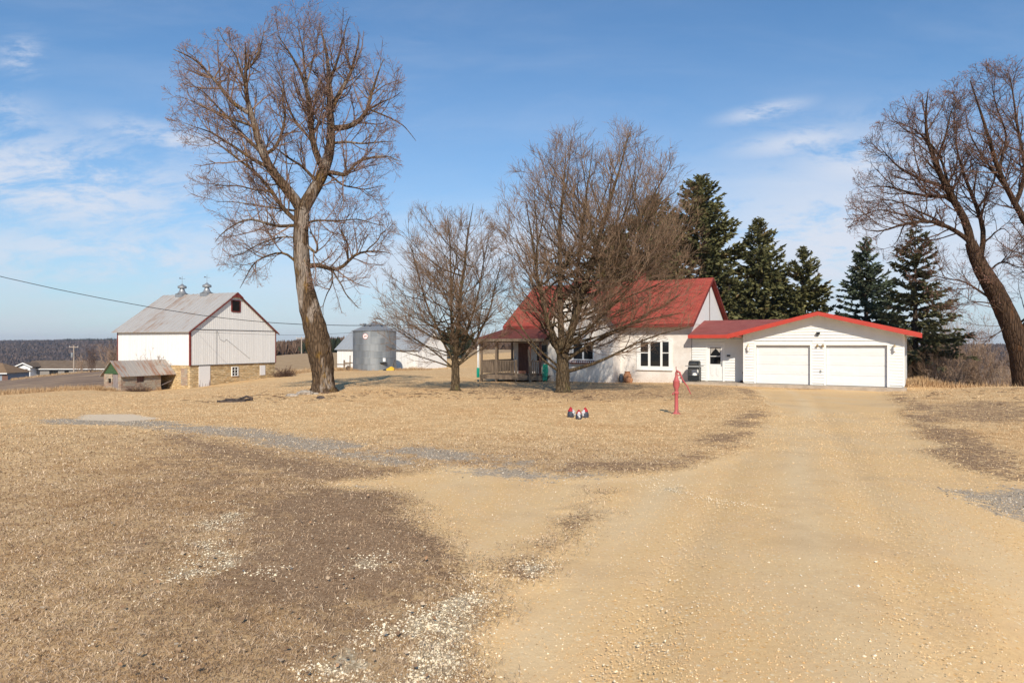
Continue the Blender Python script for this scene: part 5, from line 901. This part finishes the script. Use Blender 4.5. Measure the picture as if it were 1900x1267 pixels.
dometree('smaller bare maple with a short trunk left of the porch', [(845, 725), (845, 705), (845, 688), (845, 668)], [.24, .205, .195, .18], 33.9,
 [('m1', 'T', [(845, 672), (852, 600), (856, 530), (862, 470), (870, 410), (878, 378)], .12, .01), ('m2', 'T', [(843, 672), (835, 600), (838, 530), (835, 460), (830, 400)], .08, .01), ('m3', 'T', [(842, 676), (815, 620), (795, 570), (775, 510), (760, 450)], .07, .01), ('m5', 'T', [(848, 680), (880, 640), (905, 590), (922, 530), (930, 480)], .07, .01), ('m6', 'T', [(848, 668), (870, 610), (890, 540), (900, 470), (908, 420)], .07, .01)],
 (825, 528, 128, 148), 74, 41, (M['bark2'], M['twig2'], M['bud2']), .036, (.8, 1.8), (.45, 1.0), (.22, .5),
 [([(842, 684), (810, 655), (770, 628), (735, 605), (705, 590)], .045), ([(841, 682), (800, 668), (760, 656), (715, 642)], .04), ([(848, 680), (880, 655), (915, 635), (945, 615)], .04)])

# ---- spruces
def spruce(px_, ytop, D, hw, seed, mat, lab, first=.06, dens=1.0, wide=1.0, sparse=0.0):
    rsd = np.random.RandomState(seed); x = (px_ - 950) / F * D; z0 = g1(x, D); zt_ = CZ + (HY - ytop) / F * D; H_ = zt_ - z0; Rm = 1.3 * hw * D / F; e = bpy.data.objects.new('spruce', None); e.location = (x, D, z0); link(e); tag(e, lab, 'tree', 'spruces behind the house and garage')
    A = Acc(); P = np.array([[(0, 0, -.3), (0, 0, H_ * .4), (.03, 0, H_ * .75), (0, 0, H_)]], float); V, q = tubes(P, np.array([[.017 * H_ + .06, .012 * H_ + .03, .05, .012]]), 9); A.quads(V, q); A.build('trunk', [M['barkspruce']], e, (0, 0, 0), True)
    nb = int(H_ * 26 * dens); t = first + (1 - first) * (rsd.rand(nb) ** 1.05); t = np.sort(t); wl_ = np.round(t * H_ / .42) * .42 / H_; t = .6 * wl_ + .4 * t
    az = rsd.rand(nb) * 2 * np.pi; prof = np.clip((1 - t) / (1 - .22), 0, 1) ** .72; prof = np.where(t < .22, .78 + t, prof) + .05; lump = .72 + .5 * vn(az * 1.6 + seed, t * 9, seed); Ln = np.maximum(.25, Rm * prof * lump * (1 - .35 * rsd.rand(nb) ** 3)); 
    s = np.stack([np.zeros(nb), np.zeros(nb), t * H_], -1); el = np.radians(8 + 38 * t - 22 * rsd.rand(nb) * (1 - t)); K = 7; d = np.stack([np.cos(az) * np.cos(el), np.sin(az) * np.cos(el), np.sin(el)], -1); out = np.zeros((nb, K, 3)); out[:, 0] = s
    for k in range(1, K): d = nrm(d + np.array([0, 0, -.10 if k < 4 else .09]) * (1.2 - t)[:, None] + .05 * rsd.randn(nb, 3)); out[:, k] = out[:, k - 1] + d * (Ln / (K - 1))[:, None]
    A = Acc(); V, q = tubes(out, np.linspace(.028, .008, K)[None] * (.5 + Ln[:, None] / 3), 3); A.quads(V, q, 1)
    cnt = np.maximum(6, (Ln * 26 * (1 - sparse)).astype(int)); idx = np.repeat(np.arange(nb), cnt); tt = .12 + .88 * rsd.rand(len(idx)) ** .8; p, _, dd_ = sample(out[idx], np.ones((len(idx), K)), tt); m_ = len(idx)
    side = nrm(np.cross(dd_, np.array([0, 0, 1.]))) * np.where(rsd.rand(m_) < .5, -1, 1)[:, None]; dr = nrm(dd_ * .75 + side * (.9 * rsd.rand(m_)[:, None] + .1) + np.array([0, 0, -.28]) + .28 * rsd.randn(m_, 3))
    sl_ = (.22 + .42 * rsd.rand(m_)) * np.clip(.5 + Ln[idx] * .25, .5, 1.25) * (1 - .35 * tt); wv = nrm(np.cross(dr, rsd.randn(m_, 3))); wd = sl_[:, None] * (.10 + .08 * rsd.rand(m_)[:, None])
    for rep in range(2):
        if rep: wv = nrm(np.cross(dr, wv))
        a = p - wv * wd * .5; b = p + wv * wd * .5; mid_ = p + dr * sl_[:, None] * .55; tip = p + dr * sl_[:, None]
        V = np.stack([a, mid_ + wv * wd, tip, mid_ - wv * wd * .8, p + wv * wd * 1.6 + dr * sl_[:, None] * .3], 1).reshape(-1, 3); b0_ = np.arange(m_)[:, None] * 5
        A.tris(V, np.concatenate([b0_ + np.array([[0, 1, 2]]), b0_ + np.array([[0, 2, 3]]), b0_ + np.array([[0, 4, 1]])]), 0)
    A.build('crown', [mat, M['barkspruce']], e, (0, 0, 0)); return e
spruce(1303, 328, 60, 98, 1, M['needle'], 'tallest spruce, rising right behind the farmhouse gable'); spruce(1215, 366, 62, 92, 2, M['needle'], 'tall spruce behind the middle of the farmhouse roof, seen through the maple'); spruce(1140, 420, 62, 85, 3, M['needle'], 'leftmost spruce, half hidden behind the bare maple')
spruce(1408, 409, 58, 76, 4, M['needle'], 'broad spruce with brownish top behind the entry wing'); spruce(1352, 500, 57, 46, 8, M['needle'], 'low dark spruce squeezed behind the house gable'); spruce(1490, 461, 56, 62, 5, M['needle'], 'narrow pointed spruce behind the left garage slope'); spruce(1607, 443, 52, 58, 6, M['needle2'], 'dense blue dark spruce behind the right garage slope'); spruce(1698, 417, 45, 62, 7, M['needle3'], 'thin rightmost spruce with bare lower trunk beside the garage', first=.15, dens=.85, sparse=.35)

# ---- shrubs and brush
def shrub(name, lab, cat, px_, D, z, h, wd, n, seed, mat, r=.018, per=6, group=None, lean=0.0, gl=None):
    rsd = np.random.RandomState(seed); x = (px_ - 950) / F * D; z = g1(x, D) if z is None else z; K = 7; az = rsd.rand(n) * 2 * np.pi; sp = rsd.rand(n) ** .6; d = nrm(np.stack([np.cos(az) * sp * wd / h, np.sin(az) * sp * wd / h, np.ones(n)], -1)); s = np.stack([rsd.randn(n) * wd * .12, rsd.randn(n) * wd * .12, np.full(n, -.05)], -1)
    out = np.zeros((n, K, 3)); out[:, 0] = s; Ln = h * (.55 + .5 * rsd.rand(n))
    for k in range(1, K): d = nrm(d + .10 * rsd.randn(n, 3) + np.array([lean, 0, (gl if gl is not None else .05)])); out[:, k] = out[:, k - 1] + d * (Ln / (K - 1))[:, None]
    out[:, 1:, 2] = np.maximum(out[:, 1:, 2], .03); Rr = np.linspace(r, r * .35, K)[None] * (.7 + .6 * rsd.rand(n))[:, None]; A = Acc(); V, q = tubes(out, Rr, 4); A.quads(V, q)
    c, cr = grow(out, Rr, per, .2, 1, (h * .15, h * .38), (20, 55), 5, .14, .06, .6, None, rsd, r * .4); V, q = tubes(c, cr, 3); A.quads(V, q); c2, c2r = grow(c, cr, 4, .2, 1, (h * .06, h * .16), (20, 60), 3, .15, .03, .7, None, rsd, r * .32); V, q = tubes(c2, c2r, 3); A.quads(V, q)
    V = np.concatenate(A.v); q = np.concatenate(A.q); me = rawmesh(name, V, q, None, [mat]); o = bpy.data.objects.new(name, me); link(o); o.location = (x, D, z); tag(o, lab, cat, group); return o
p_ = BF.w(-1.6, 3.4)
shrub('bare_shrub', 'bare upright shrub rising behind the stone shed roof against the barn', 'shrub', 950 + F * p_[0] / p_[1], p_[1], -2.5, 3.6, 2.2, 16, 3, M['brush'], .03, 8)
shrub('bramble', 'tangled low bramble heap against the long wall of the stone shed', 'shrub', 257, 60.4, None, 1.0, 2.2, 60, 4, M['twig3'], .012, 7, gl=-.12)
shrub('bramble', 'dark low bramble heap at the right end of the barn base', 'shrub', 527, 74, None, 1.4, 2.4, 70, 5, M['twig3'], .02, 7, gl=-.1)
for i, (px_, D, h, wd, n, lb) in enumerate([(1722, 44, 2.7, 2.4, 30, 'grey bare brush closest to the rightmost spruce'), (1752, 47, 5.6, 2.6, 34, 'tall reddish bare brush with a dark stump at its foot'), (1790, 50, 6.2, 3.0, 34, 'tallest pale stemmed brush in the right thicket'), (1822, 49, 5.2, 2.6, 30, 'bare brush in the right thicket nearest the leaning tree'), (1858, 48, 4.2, 2.6, 28, 'low arching bare brush beside the leaning tree'), (1884, 43, 3.0, 1.8, 18, 'thin pale canes at the foot of the leaning tree'), (1700, 52, 3.0, 2.6, 26, 'bare brush behind the foot of the rightmost spruce'), (1770, 42, 2.4, 2.2, 26, 'low brush before the tall brush, right of the stump')]):
    shrub('bare_shrub', lb, 'shrub', px_, D, None, h, wd, n, 50 + i, M['brush'] if i % 2 else M['twig2'], .02, 8, 'bare brush beyond the right lawn edge')
x, y = hit(1752, 713); z = g1(x, y) ; single('tree_stump', MB().tube([(x, y, z - .2), (x, y, z + .1), (x + .03, y, z + .5)], [.26, .2, .16], 9).tube([(x + .1, y, z + .02), (x + .45, y, z + .05)], [.12, .08], 7), M['bark3'], 'dark tree stump on the right lawn edge before the brush', 'stump', WF, x, y, z)
for i, (px_, D, h) in enumerate([(168, 150, 6), (205, 140, 5.5), (215, 150, 7), (150, 205, 7), (60, 230, 6)]): shrub('bare_shrub', ['far bare bush right of the ranch house roof', 'far pale bush behind the stone shed corner', 'far bare tree by the left barn corner', 'far bare bush in front of the ranch house', 'far bare tree behind the ranch house gable'][i], 'shrub', px_, D, None, h, h * .5, 14, 80 + i, M['brush'] if i % 2 else M['twig3'], .05, 7)

# ---- far woods: countless small bare trees on the hills
def woods(name, lab, regions, mat, seed):
    rsd = np.random.RandomState(seed); A = Acc()
    for (pa, pb_, Da, Db, n, h0, h1, sprd) in regions:
        px_ = pa + (pb_ - pa) * rsd.rand(n); D = np.exp(math.log(Da) + (math.log(Db) - math.log(Da)) * rsd.rand(n)); x = (px_ - 950) / F * D; z = gz(x, D); h = h0 + (h1 - h0) * rsd.rand(n); k = 9
        idx = np.repeat(np.arange(n), k); m_ = len(idx); az = rsd.rand(m_) * 2 * np.pi; rad = h[idx] * sprd * 1.5 * rsd.rand(m_); b = np.stack([x[idx], D[idx], z[idx] + h[idx] * .1 * rsd.rand(m_)], -1)
        tip = b + np.stack([np.cos(az) * rad, np.sin(az) * rad, h[idx] * (.55 + .45 * rsd.rand(m_))], -1); wv = nrm(rsd.randn(m_, 3)) * (h[idx] * .10)[:, None]; mid_ = b * .45 + tip * .55
        V = np.stack([b, mid_ + wv * 1.6, tip, mid_ - wv * 1.6], 1).reshape(-1, 3); A.quads(V, np.arange(m_ * 4).reshape(-1, 4))
    V = np.concatenate(A.v); q = np.concatenate(A.q); me = rawmesh(name, V, q, None, [mat]); o = bpy.data.objects.new(name, me); link(o); tag(o, lab, 'woods', kind='stuff')
m = MT('far_wood', .95, .05); i_ = m.island(); n = m.noise(m.pos(1, .4, 3), .016, 8, .7); m.col(m.mix(m.mr(n, .42, .58), m.mix(i_, (.055, .045, .05), (.10, .080, .078)), m.mix(i_, (.09, .068, .06), (.19, .135, .115)))); M['farwood'] = m.m
m = MT('mid_wood', .95, .05); i_ = m.island(); m.col(m.mix(i_, (.07, .045, .035), (.17, .115, .085))); M['midwood'] = m.m
m = MT('far_evergreen', .95, .05); i_ = m.island(); m.col(m.mix(i_, (.014, .02, .014), (.04, .05, .03))); M['farever'] = m.m
woods('valley_woods', 'purple brown bare woods covering the far valley hills', [(-250, 420, 430, 1700, 15000, 6, 11, .55), (-250, 420, 1500, 1800, 2500, 6, 12, .5), (1580, 2100, 300, 1000, 3000, 4, 9, .45), (1580, 2100, 900, 1100, 900, 5, 9, .4), (420, 1600, 700, 1700, 2500, 7, 12, .4)], M['farwood'], 3)
woods('field_treeline', 'brown leafless treeline along the far field edge', [(440, 660, 300, 360, 1200, 4.5, 7.5, .35), (650, 1350, 330, 420, 1500, 4, 7, .4), (1640, 1720, 100, 140, 60, 3, 6, .4)], M['midwood'], 4)
woods('evergreen_belt', 'dark evergreen belt on the far field edge behind the big tree', [(560, 625, 290, 320, 40, 3.5, 6, .4), (605, 640, 240, 280, 30, 4, 6.5, .5), (110, 215, 1600, 1750, 120, 8, 14, .8), (830, 860, 120, 140, 12, 4, 7, .4)], M['farever'], 5)

# ------------------------------------------------------------------ grass blades, weeds, stones, leaves
def blades(n, rmin, rmax, thmax, dens, L0, L1, w0, seed, tilt=(.9, 1.35), pw=1.0):
    rsd = np.random.RandomState(seed); u = rsd.rand(n); r = rmin * (rmax / rmin) ** (u ** pw); th = (rsd.rand(n) * 2 - 1) * thmax; x = r * np.sin(th); y = r * np.cos(th); k = rsd.rand(n) < dens(x, y, r); x = x[k]; y = y[k]; r = r[k]; n = len(x)
    z = gz(x, y); z = z + .022 * (fbm(x * 4, y * 4, 3, 3) - .5) - .004; az = 2 * np.pi * (fbm(x * 1.1, y * 1.1, 91, 3) * 1.2 + 1.1 * rsd.randn(n)); L_ = L0 + (L1 - L0) * rsd.rand(n) ** 1.5; ti = tilt[0] + (tilt[1] - tilt[0]) * rsd.rand(n)
    d = np.stack([np.cos(az) * np.sin(ti), np.sin(az) * np.sin(ti), np.cos(ti)], -1); w_ = np.maximum(w0, r * .00036) * (.6 + .8 * rsd.rand(n)); s = nrm(np.stack([-np.sin(az), np.cos(az), .5 * rsd.randn(n)], -1)) * w_[:, None]; b = np.stack([x, y, z], -1); mid_ = b + d * (L_ * .55)[:, None] + np.stack([np.zeros(n), np.zeros(n), .006 + L_ * .07], -1); tip = b + d * L_[:, None] + rsd.randn(n, 3) * (L_ * .1)[:, None]
    tip[:, 2] = np.maximum(tip[:, 2], z + .004); V = np.stack([b - s, b + s, mid_ + s * .8, mid_ - s * .8, tip], 1).reshape(-1, 3); o = np.arange(n)[:, None] * 5; return V, o + np.array([[0, 1, 2, 3]]), o + np.array([[3, 2, 4]])
def gmat(name, cols, dk):
    m = MT(name, .75, .25); i = m.island(); c = m.ramp(i, *[(j / (len(cols) - 1), q) for j, q in enumerate(cols)]); n = m.noise(m.pos(), .9, 5); n2 = m.noise(m.pos(), 5, 5, .7); c = m.mix(m.mr(n, .4, .65, 0, .7), c, m.mix(1, c, dk, 'MULTIPLY')); c = m.mix(m.mr(n2, .48, .64, 0, .8), c, m.mix(1, c, (.58, .52, .46), 'MULTIPLY')); m.col(c); return m.m
M['dryg'] = gmat('dry_grass_blades', [(.13, .08, .05), (.34, .235, .15), (.54, .395, .26), (.78, .62, .45)], (.7, .62, .55))
M['dryl'] = gmat('straw_lawn_blades', [(.42, .27, .14), (.66, .46, .25), (.80, .58, .335), (.90, .69, .43)], (.82, .74, .66))
M['thatchg'] = gmat('matted_thatch_blades', [(.13, .075, .04), (.27, .17, .10), (.41, .275, .175), (.60, .44, .29)], (.8, .75, .7))
nearleft = None
def dm(x, y): D = masks(x, y); return D
def dn(x, y, r): D = dm(x, y); return np.clip(1 - D['drive'] * 1.1, 0, 1) * (1 - D['pale'] * .85) * (1 - D['grey'] * .8) * (1 - np.clip(D['dirt_brown'] * 1.3, 0, 1) * .9) * (1 - D['slab'])
def dth(x, y, r): D = dm(x, y); return np.clip(1 - D['drive'] * 1.1, 0, 1) * np.clip(D['dirt_brown'] * 1.2, 0, 1) * (1 - D['pale'] * .7) * (1 - D['grey'] * .8)
def isnear(x, y): t = hit(300, 800); return (y < 16)
def stuffmesh(name, parts, mat, lab, cat):
    n = 0; Vs, Qs, Ts = [], [], []
    for V, q, t in parts: Vs.append(V); Qs.append(q + n); Ts.append(t + n); n += len(V)
    me = rawmesh(name, np.concatenate(Vs), np.concatenate(Qs), np.concatenate(Ts), [mat]); o = bpy.data.objects.new(name, me); link(o); tag(o, lab, cat, kind='stuff')
front = lambda x, y: np.clip((15 + 5 * (fbm(x * .3, y * .3, 5, 4) - .5) - y) / 8.0, 0, 1) * np.clip((4 - x) / 3, 0, 1)
stuffmesh('dry_grass', [blades(480000, 2.3, 19, R(42), lambda x, y, r: dn(x, y, r) * front(x, y), .018, .052, .0012, 1, (.75, 1.48))], M['dryg'], 'brown dry uncut grass filling the near left ground', 'grass')
stuffmesh('thatch', [blades(300000, 2.3, 30, R(42), dth, .012, .036, .0012, 2, (1.15, 1.53))], M['thatchg'], 'dark matted dead grass in the middle foreground', 'grass')
stuffmesh('straw_lawn', [blades(300000, 8, 75, R(42), lambda x, y, r: dn(x, y, r) * (1 - front(x, y)) * (masks(x, y)['field'] < .5) * np.clip((75 - r) / 35, 0, 1), .015, .042, .0012, 3, (.9, 1.48), .9)], M['dryl'], 'mown straw coloured lawn around pump and trees', 'grass')
def edgegrass(n, seed, pts, sp, L0, L1):
    rsd = np.random.RandomState(seed); Q = np.array(pts, float); i = rsd.randint(0, len(Q) - 1, n); f = rsd.rand(n); px_ = Q[i, 0] * (1 - f) + Q[i + 1, 0] * f; D = Q[i, 1] * (1 - f) + Q[i + 1, 1] * f + sp * rsd.randn(n); x = (px_ - 950) / F * D; y = D; k = fbm(x * .5, y * .5, seed, 3) > .42; x = x[k]; y = y[k]; n = len(x); z = gz(x, y) - .03
    L_ = (L0 + (L1 - L0) * rsd.rand(n)) * (.5 + fbm(x * .8, y * .8, seed + 3, 2)); az = rsd.rand(n) * 6.28; ti = .15 + .45 * rsd.rand(n); d = np.stack([np.cos(az) * np.sin(ti), np.sin(az) * np.sin(ti), np.cos(ti)], -1); s = np.stack([-np.sin(az), np.cos(az), 0 * az], -1) * .014; b = np.stack([x, y, z], -1); mid_ = b + d * (L_ * .6)[:, None]; tip = b + d * L_[:, None] + rsd.randn(n, 3) * .05; V = np.stack([b - s, b + s, mid_ + s * .7, mid_ - s * .7, tip], 1).reshape(-1, 3); o = np.arange(n)[:, None] * 5; return V, o + np.array([[0, 1, 2, 3]]), o + np.array([[3, 2, 4]])
M['weed'] = gmat('tall_dry_weeds', [(.28, .17, .09), (.50, .34, .19), (.62, .46, .28)], (.8, .7, .6))
stuffmesh('tall_weeds', [edgegrass(9000, 1, [(-150, 62), (0, 63), (100, 65), (192, 63)], 1.3, .15, .6), edgegrass(5000, 2, [(510, 75), (600, 93), (655, 90)], .8, .2, .8), edgegrass(4000, 3, [(655, 87), (735, 87), (830, 93)], .4, .15, .5), edgegrass(3500, 4, [(1682, 37.5), (1700, 38.5), (1725, 39)], .6, .12, .45), edgegrass(6000, 6, [(1700, 40), (1800, 39.5), (1900, 38.5)], 1.2, .12, .5), edgegrass(2500, 5, [(180, 59.5), (215, 59.4), (300, 62.8)], .3, .15, .5), edgegrass(7000, 8, [(20, 150), (100, 154), (190, 158)], 5, .15, .55)], M['weed'], 'tall dry weeds along the lawn edges', 'weeds')
def stones(n, rmin, rmax, dens, s0, s1, seed, pw=1.0):
    rsd = np.random.RandomState(seed); r = rmin * (rmax / rmin) ** (rsd.rand(n) ** pw); th = (rsd.rand(n) * 2 - 1) * R(42); x = r * np.sin(th); y = r * np.cos(th); k = rsd.rand(n) < dens(x, y); x = x[k]; y = y[k]; r = r[k]; n = len(x); D = masks(x, y); z = gz(x, y) - D['drive'] * .05 + .003
    s = np.maximum(s0 + (s1 - s0) * rsd.rand(n) ** 3, r * .0006); v0 = np.array([(1, 0, 0), (0, 1, 0), (-1, 0, 0), (0, -1, 0), (0, 0, .7), (0, 0, -.5)], float); rot = rsd.rand(n) * 6.28; sc_ = .7 + .6 * rsd.rand(n, 1, 3); V = v0[None] * sc_ + .22 * rsd.randn(n, 6, 3); c, s_ = np.cos(rot)[:, None], np.sin(rot)[:, None]; V = np.stack([V[..., 0] * c - V[..., 1] * s_, V[..., 0] * s_ + V[..., 1] * c, V[..., 2]], -1) * s[:, None, None] + np.stack([x, y, z], -1)[:, None]
    T = np.array([(0, 1, 4), (1, 2, 4), (2, 3, 4), (3, 0, 4), (1, 0, 5), (2, 1, 5), (3, 2, 5), (0, 3, 5)]); return V.reshape(-1, 3), (np.arange(n)[:, None, None] * 6 + T[None]).reshape(-1, 3)
def stm(name, cols): m = MT(name, .85, .2); i = m.island(); m.col(m.ramp(i, *[(j / (len(cols) - 1), q) for j, q in enumerate(cols)])); return m.m
def addst(name, lab, mat, *a, **k):
    V, t = stones(*a, **k); me = rawmesh(name, V, None, t, [mat]); o = bpy.data.objects.new(name, me); link(o); tag(o, lab, 'gravel', kind='stuff')
addst('pale_stones', 'pale cream crushed stones strewn over thatch and drive edge', stm('cream_stone', [(.55, .43, .28), (.78, .66, .47), (.85, .76, .60), (.68, .56, .38)]), 260000, 2.3, 13, lambda x, y: np.clip(masks(x, y)['pale'] * 1.2, 0, 1) + .012, .0035, .0105, 5)
addst('drive_gravel', 'tan and orange pebbles scattered on the packed drive', stm('tan_pebble', [(.34, .23, .13), (.66, .46, .24), (.76, .58, .35), (.74, .46, .19), (.82, .70, .50)]), 170000, 2.4, 22, lambda x, y: masks(x, y)['drive'] * (1 - .7 * masks(x, y)['track']) * (.22 + .7 * np.clip(fbm(x * .8, y * .8, 66, 4) * 2.4 - .75, 0, 1)), .0022, .0065, 6)
addst('grey_gravel', 'grey crushed stone along the cross track', stm('grey_pebble', [(.15, .13, .11), (.30, .26, .21), (.44, .385, .315), (.62, .53, .42)]), 110000, 6, 30, lambda x, y: np.clip(masks(x, y)['grey'], 0, 1) * (1 - masks(x, y)['slab']), .005, .016, 7)
def leaves(n, seed):
    rsd = np.random.RandomState(seed); r = 2.5 * (30 / 2.5) ** rsd.rand(n); th = (rsd.rand(n) * 2 - 1) * R(42); x = r * np.sin(th); y = r * np.cos(th); k = (masks(x, y)['drive'] < .3); x = x[k]; y = y[k]; n = len(x); z = gz(x, y) + .03; a = nrm(rsd.randn(n, 3) * np.array([1, 1, .35])); b = nrm(np.cross(a, np.array([0, 0, 1.]) + .5 * rsd.randn(n, 3))); s = (.007 + .008 * rsd.rand(n))[:, None]; c = np.stack([x, y, z], -1); u = np.array([0, 0, .5])
    V = np.stack([c - a * s * 1.3, c - b * s + u * s * .4, c + a * s * 1.3 + u * s * .3, c + b * s + u * s * .5], 1).reshape(-1, 3); return V, np.arange(n * 4).reshape(-1, 4)
V, q = leaves(1600, 3); me = rawmesh('fallen_leaves', V, q, None, [stm('curled_leaf', [(.16, .09, .05), (.30, .19, .11), (.46, .37, .27), (.34, .18, .09)])]); o = bpy.data.objects.new('fallen_leaves', me); link(o); tag(o, 'curled brown leaves lying in the near grass', 'leaves', kind='stuff')

rsd = np.random.RandomState(12); A = Acc(); St = []
for (px_, py_, rad, n_) in ((600, 735, 5.5, 130), (1045, 735, 5, 110), (845, 728, 4, 60), (1860, 735, 6, 80)):
    hx_, hy_ = hit(px_, py_); a = rsd.rand(n_) * 6.28; rr = rad * np.sqrt(rsd.rand(n_)); x = hx_ + rr * np.cos(a); y = hy_ + rr * np.sin(a) * .8; kk = masks(x, y)['drive'] < .05; x = x[kk]; y = y[kk]; n_ = len(x); z = gz(x, y) + .03; d = nrm(np.stack([rsd.randn(n_), rsd.randn(n_), .12 * rsd.randn(n_)], -1)); L_ = .1 + .45 * rsd.rand(n_) ** 2; c = np.stack([x, y, z], -1); b_ = rsd.randn(n_, 3) * .03; b_[:, 2] = .01; St.append(np.stack([c, c + d * L_[:, None] * .5 + b_, c + d * L_[:, None]], 1))
P = np.concatenate(St); V, q = tubes(P, np.full(P.shape[:2], .008), 4); me = rawmesh('fallen_sticks', V, q, None, [M['twig3']]); o = bpy.data.objects.new('fallen_sticks', me); link(o); tag(o, 'thin broken sticks littering the lawn under the trees', 'sticks', kind='stuff')
# ---- air between here and the hills
hb = MB().box(-3600, 3600, -300, 3600, -42, 40)
ho_ = hb.build('haze', bpy.data.materials.new('haze')); hm = ho_.data.materials[0]; hm.use_nodes = True; hn = hm.node_tree; hn.nodes.clear()
hv = hn.nodes.new('ShaderNodeVolumePrincipled'); hv.inputs['Color'].default_value = (.86, .90, 1.0, 1); hv.inputs['Density'].default_value = .00013; hv.inputs['Anisotropy'].default_value = .3
ou = hn.nodes.new('ShaderNodeOutputMaterial'); hn.links.new(hv.outputs[0], ou.inputs['Volume']); tag(ho_, 'thin pale air softening the far hills', None, kind='stuff')
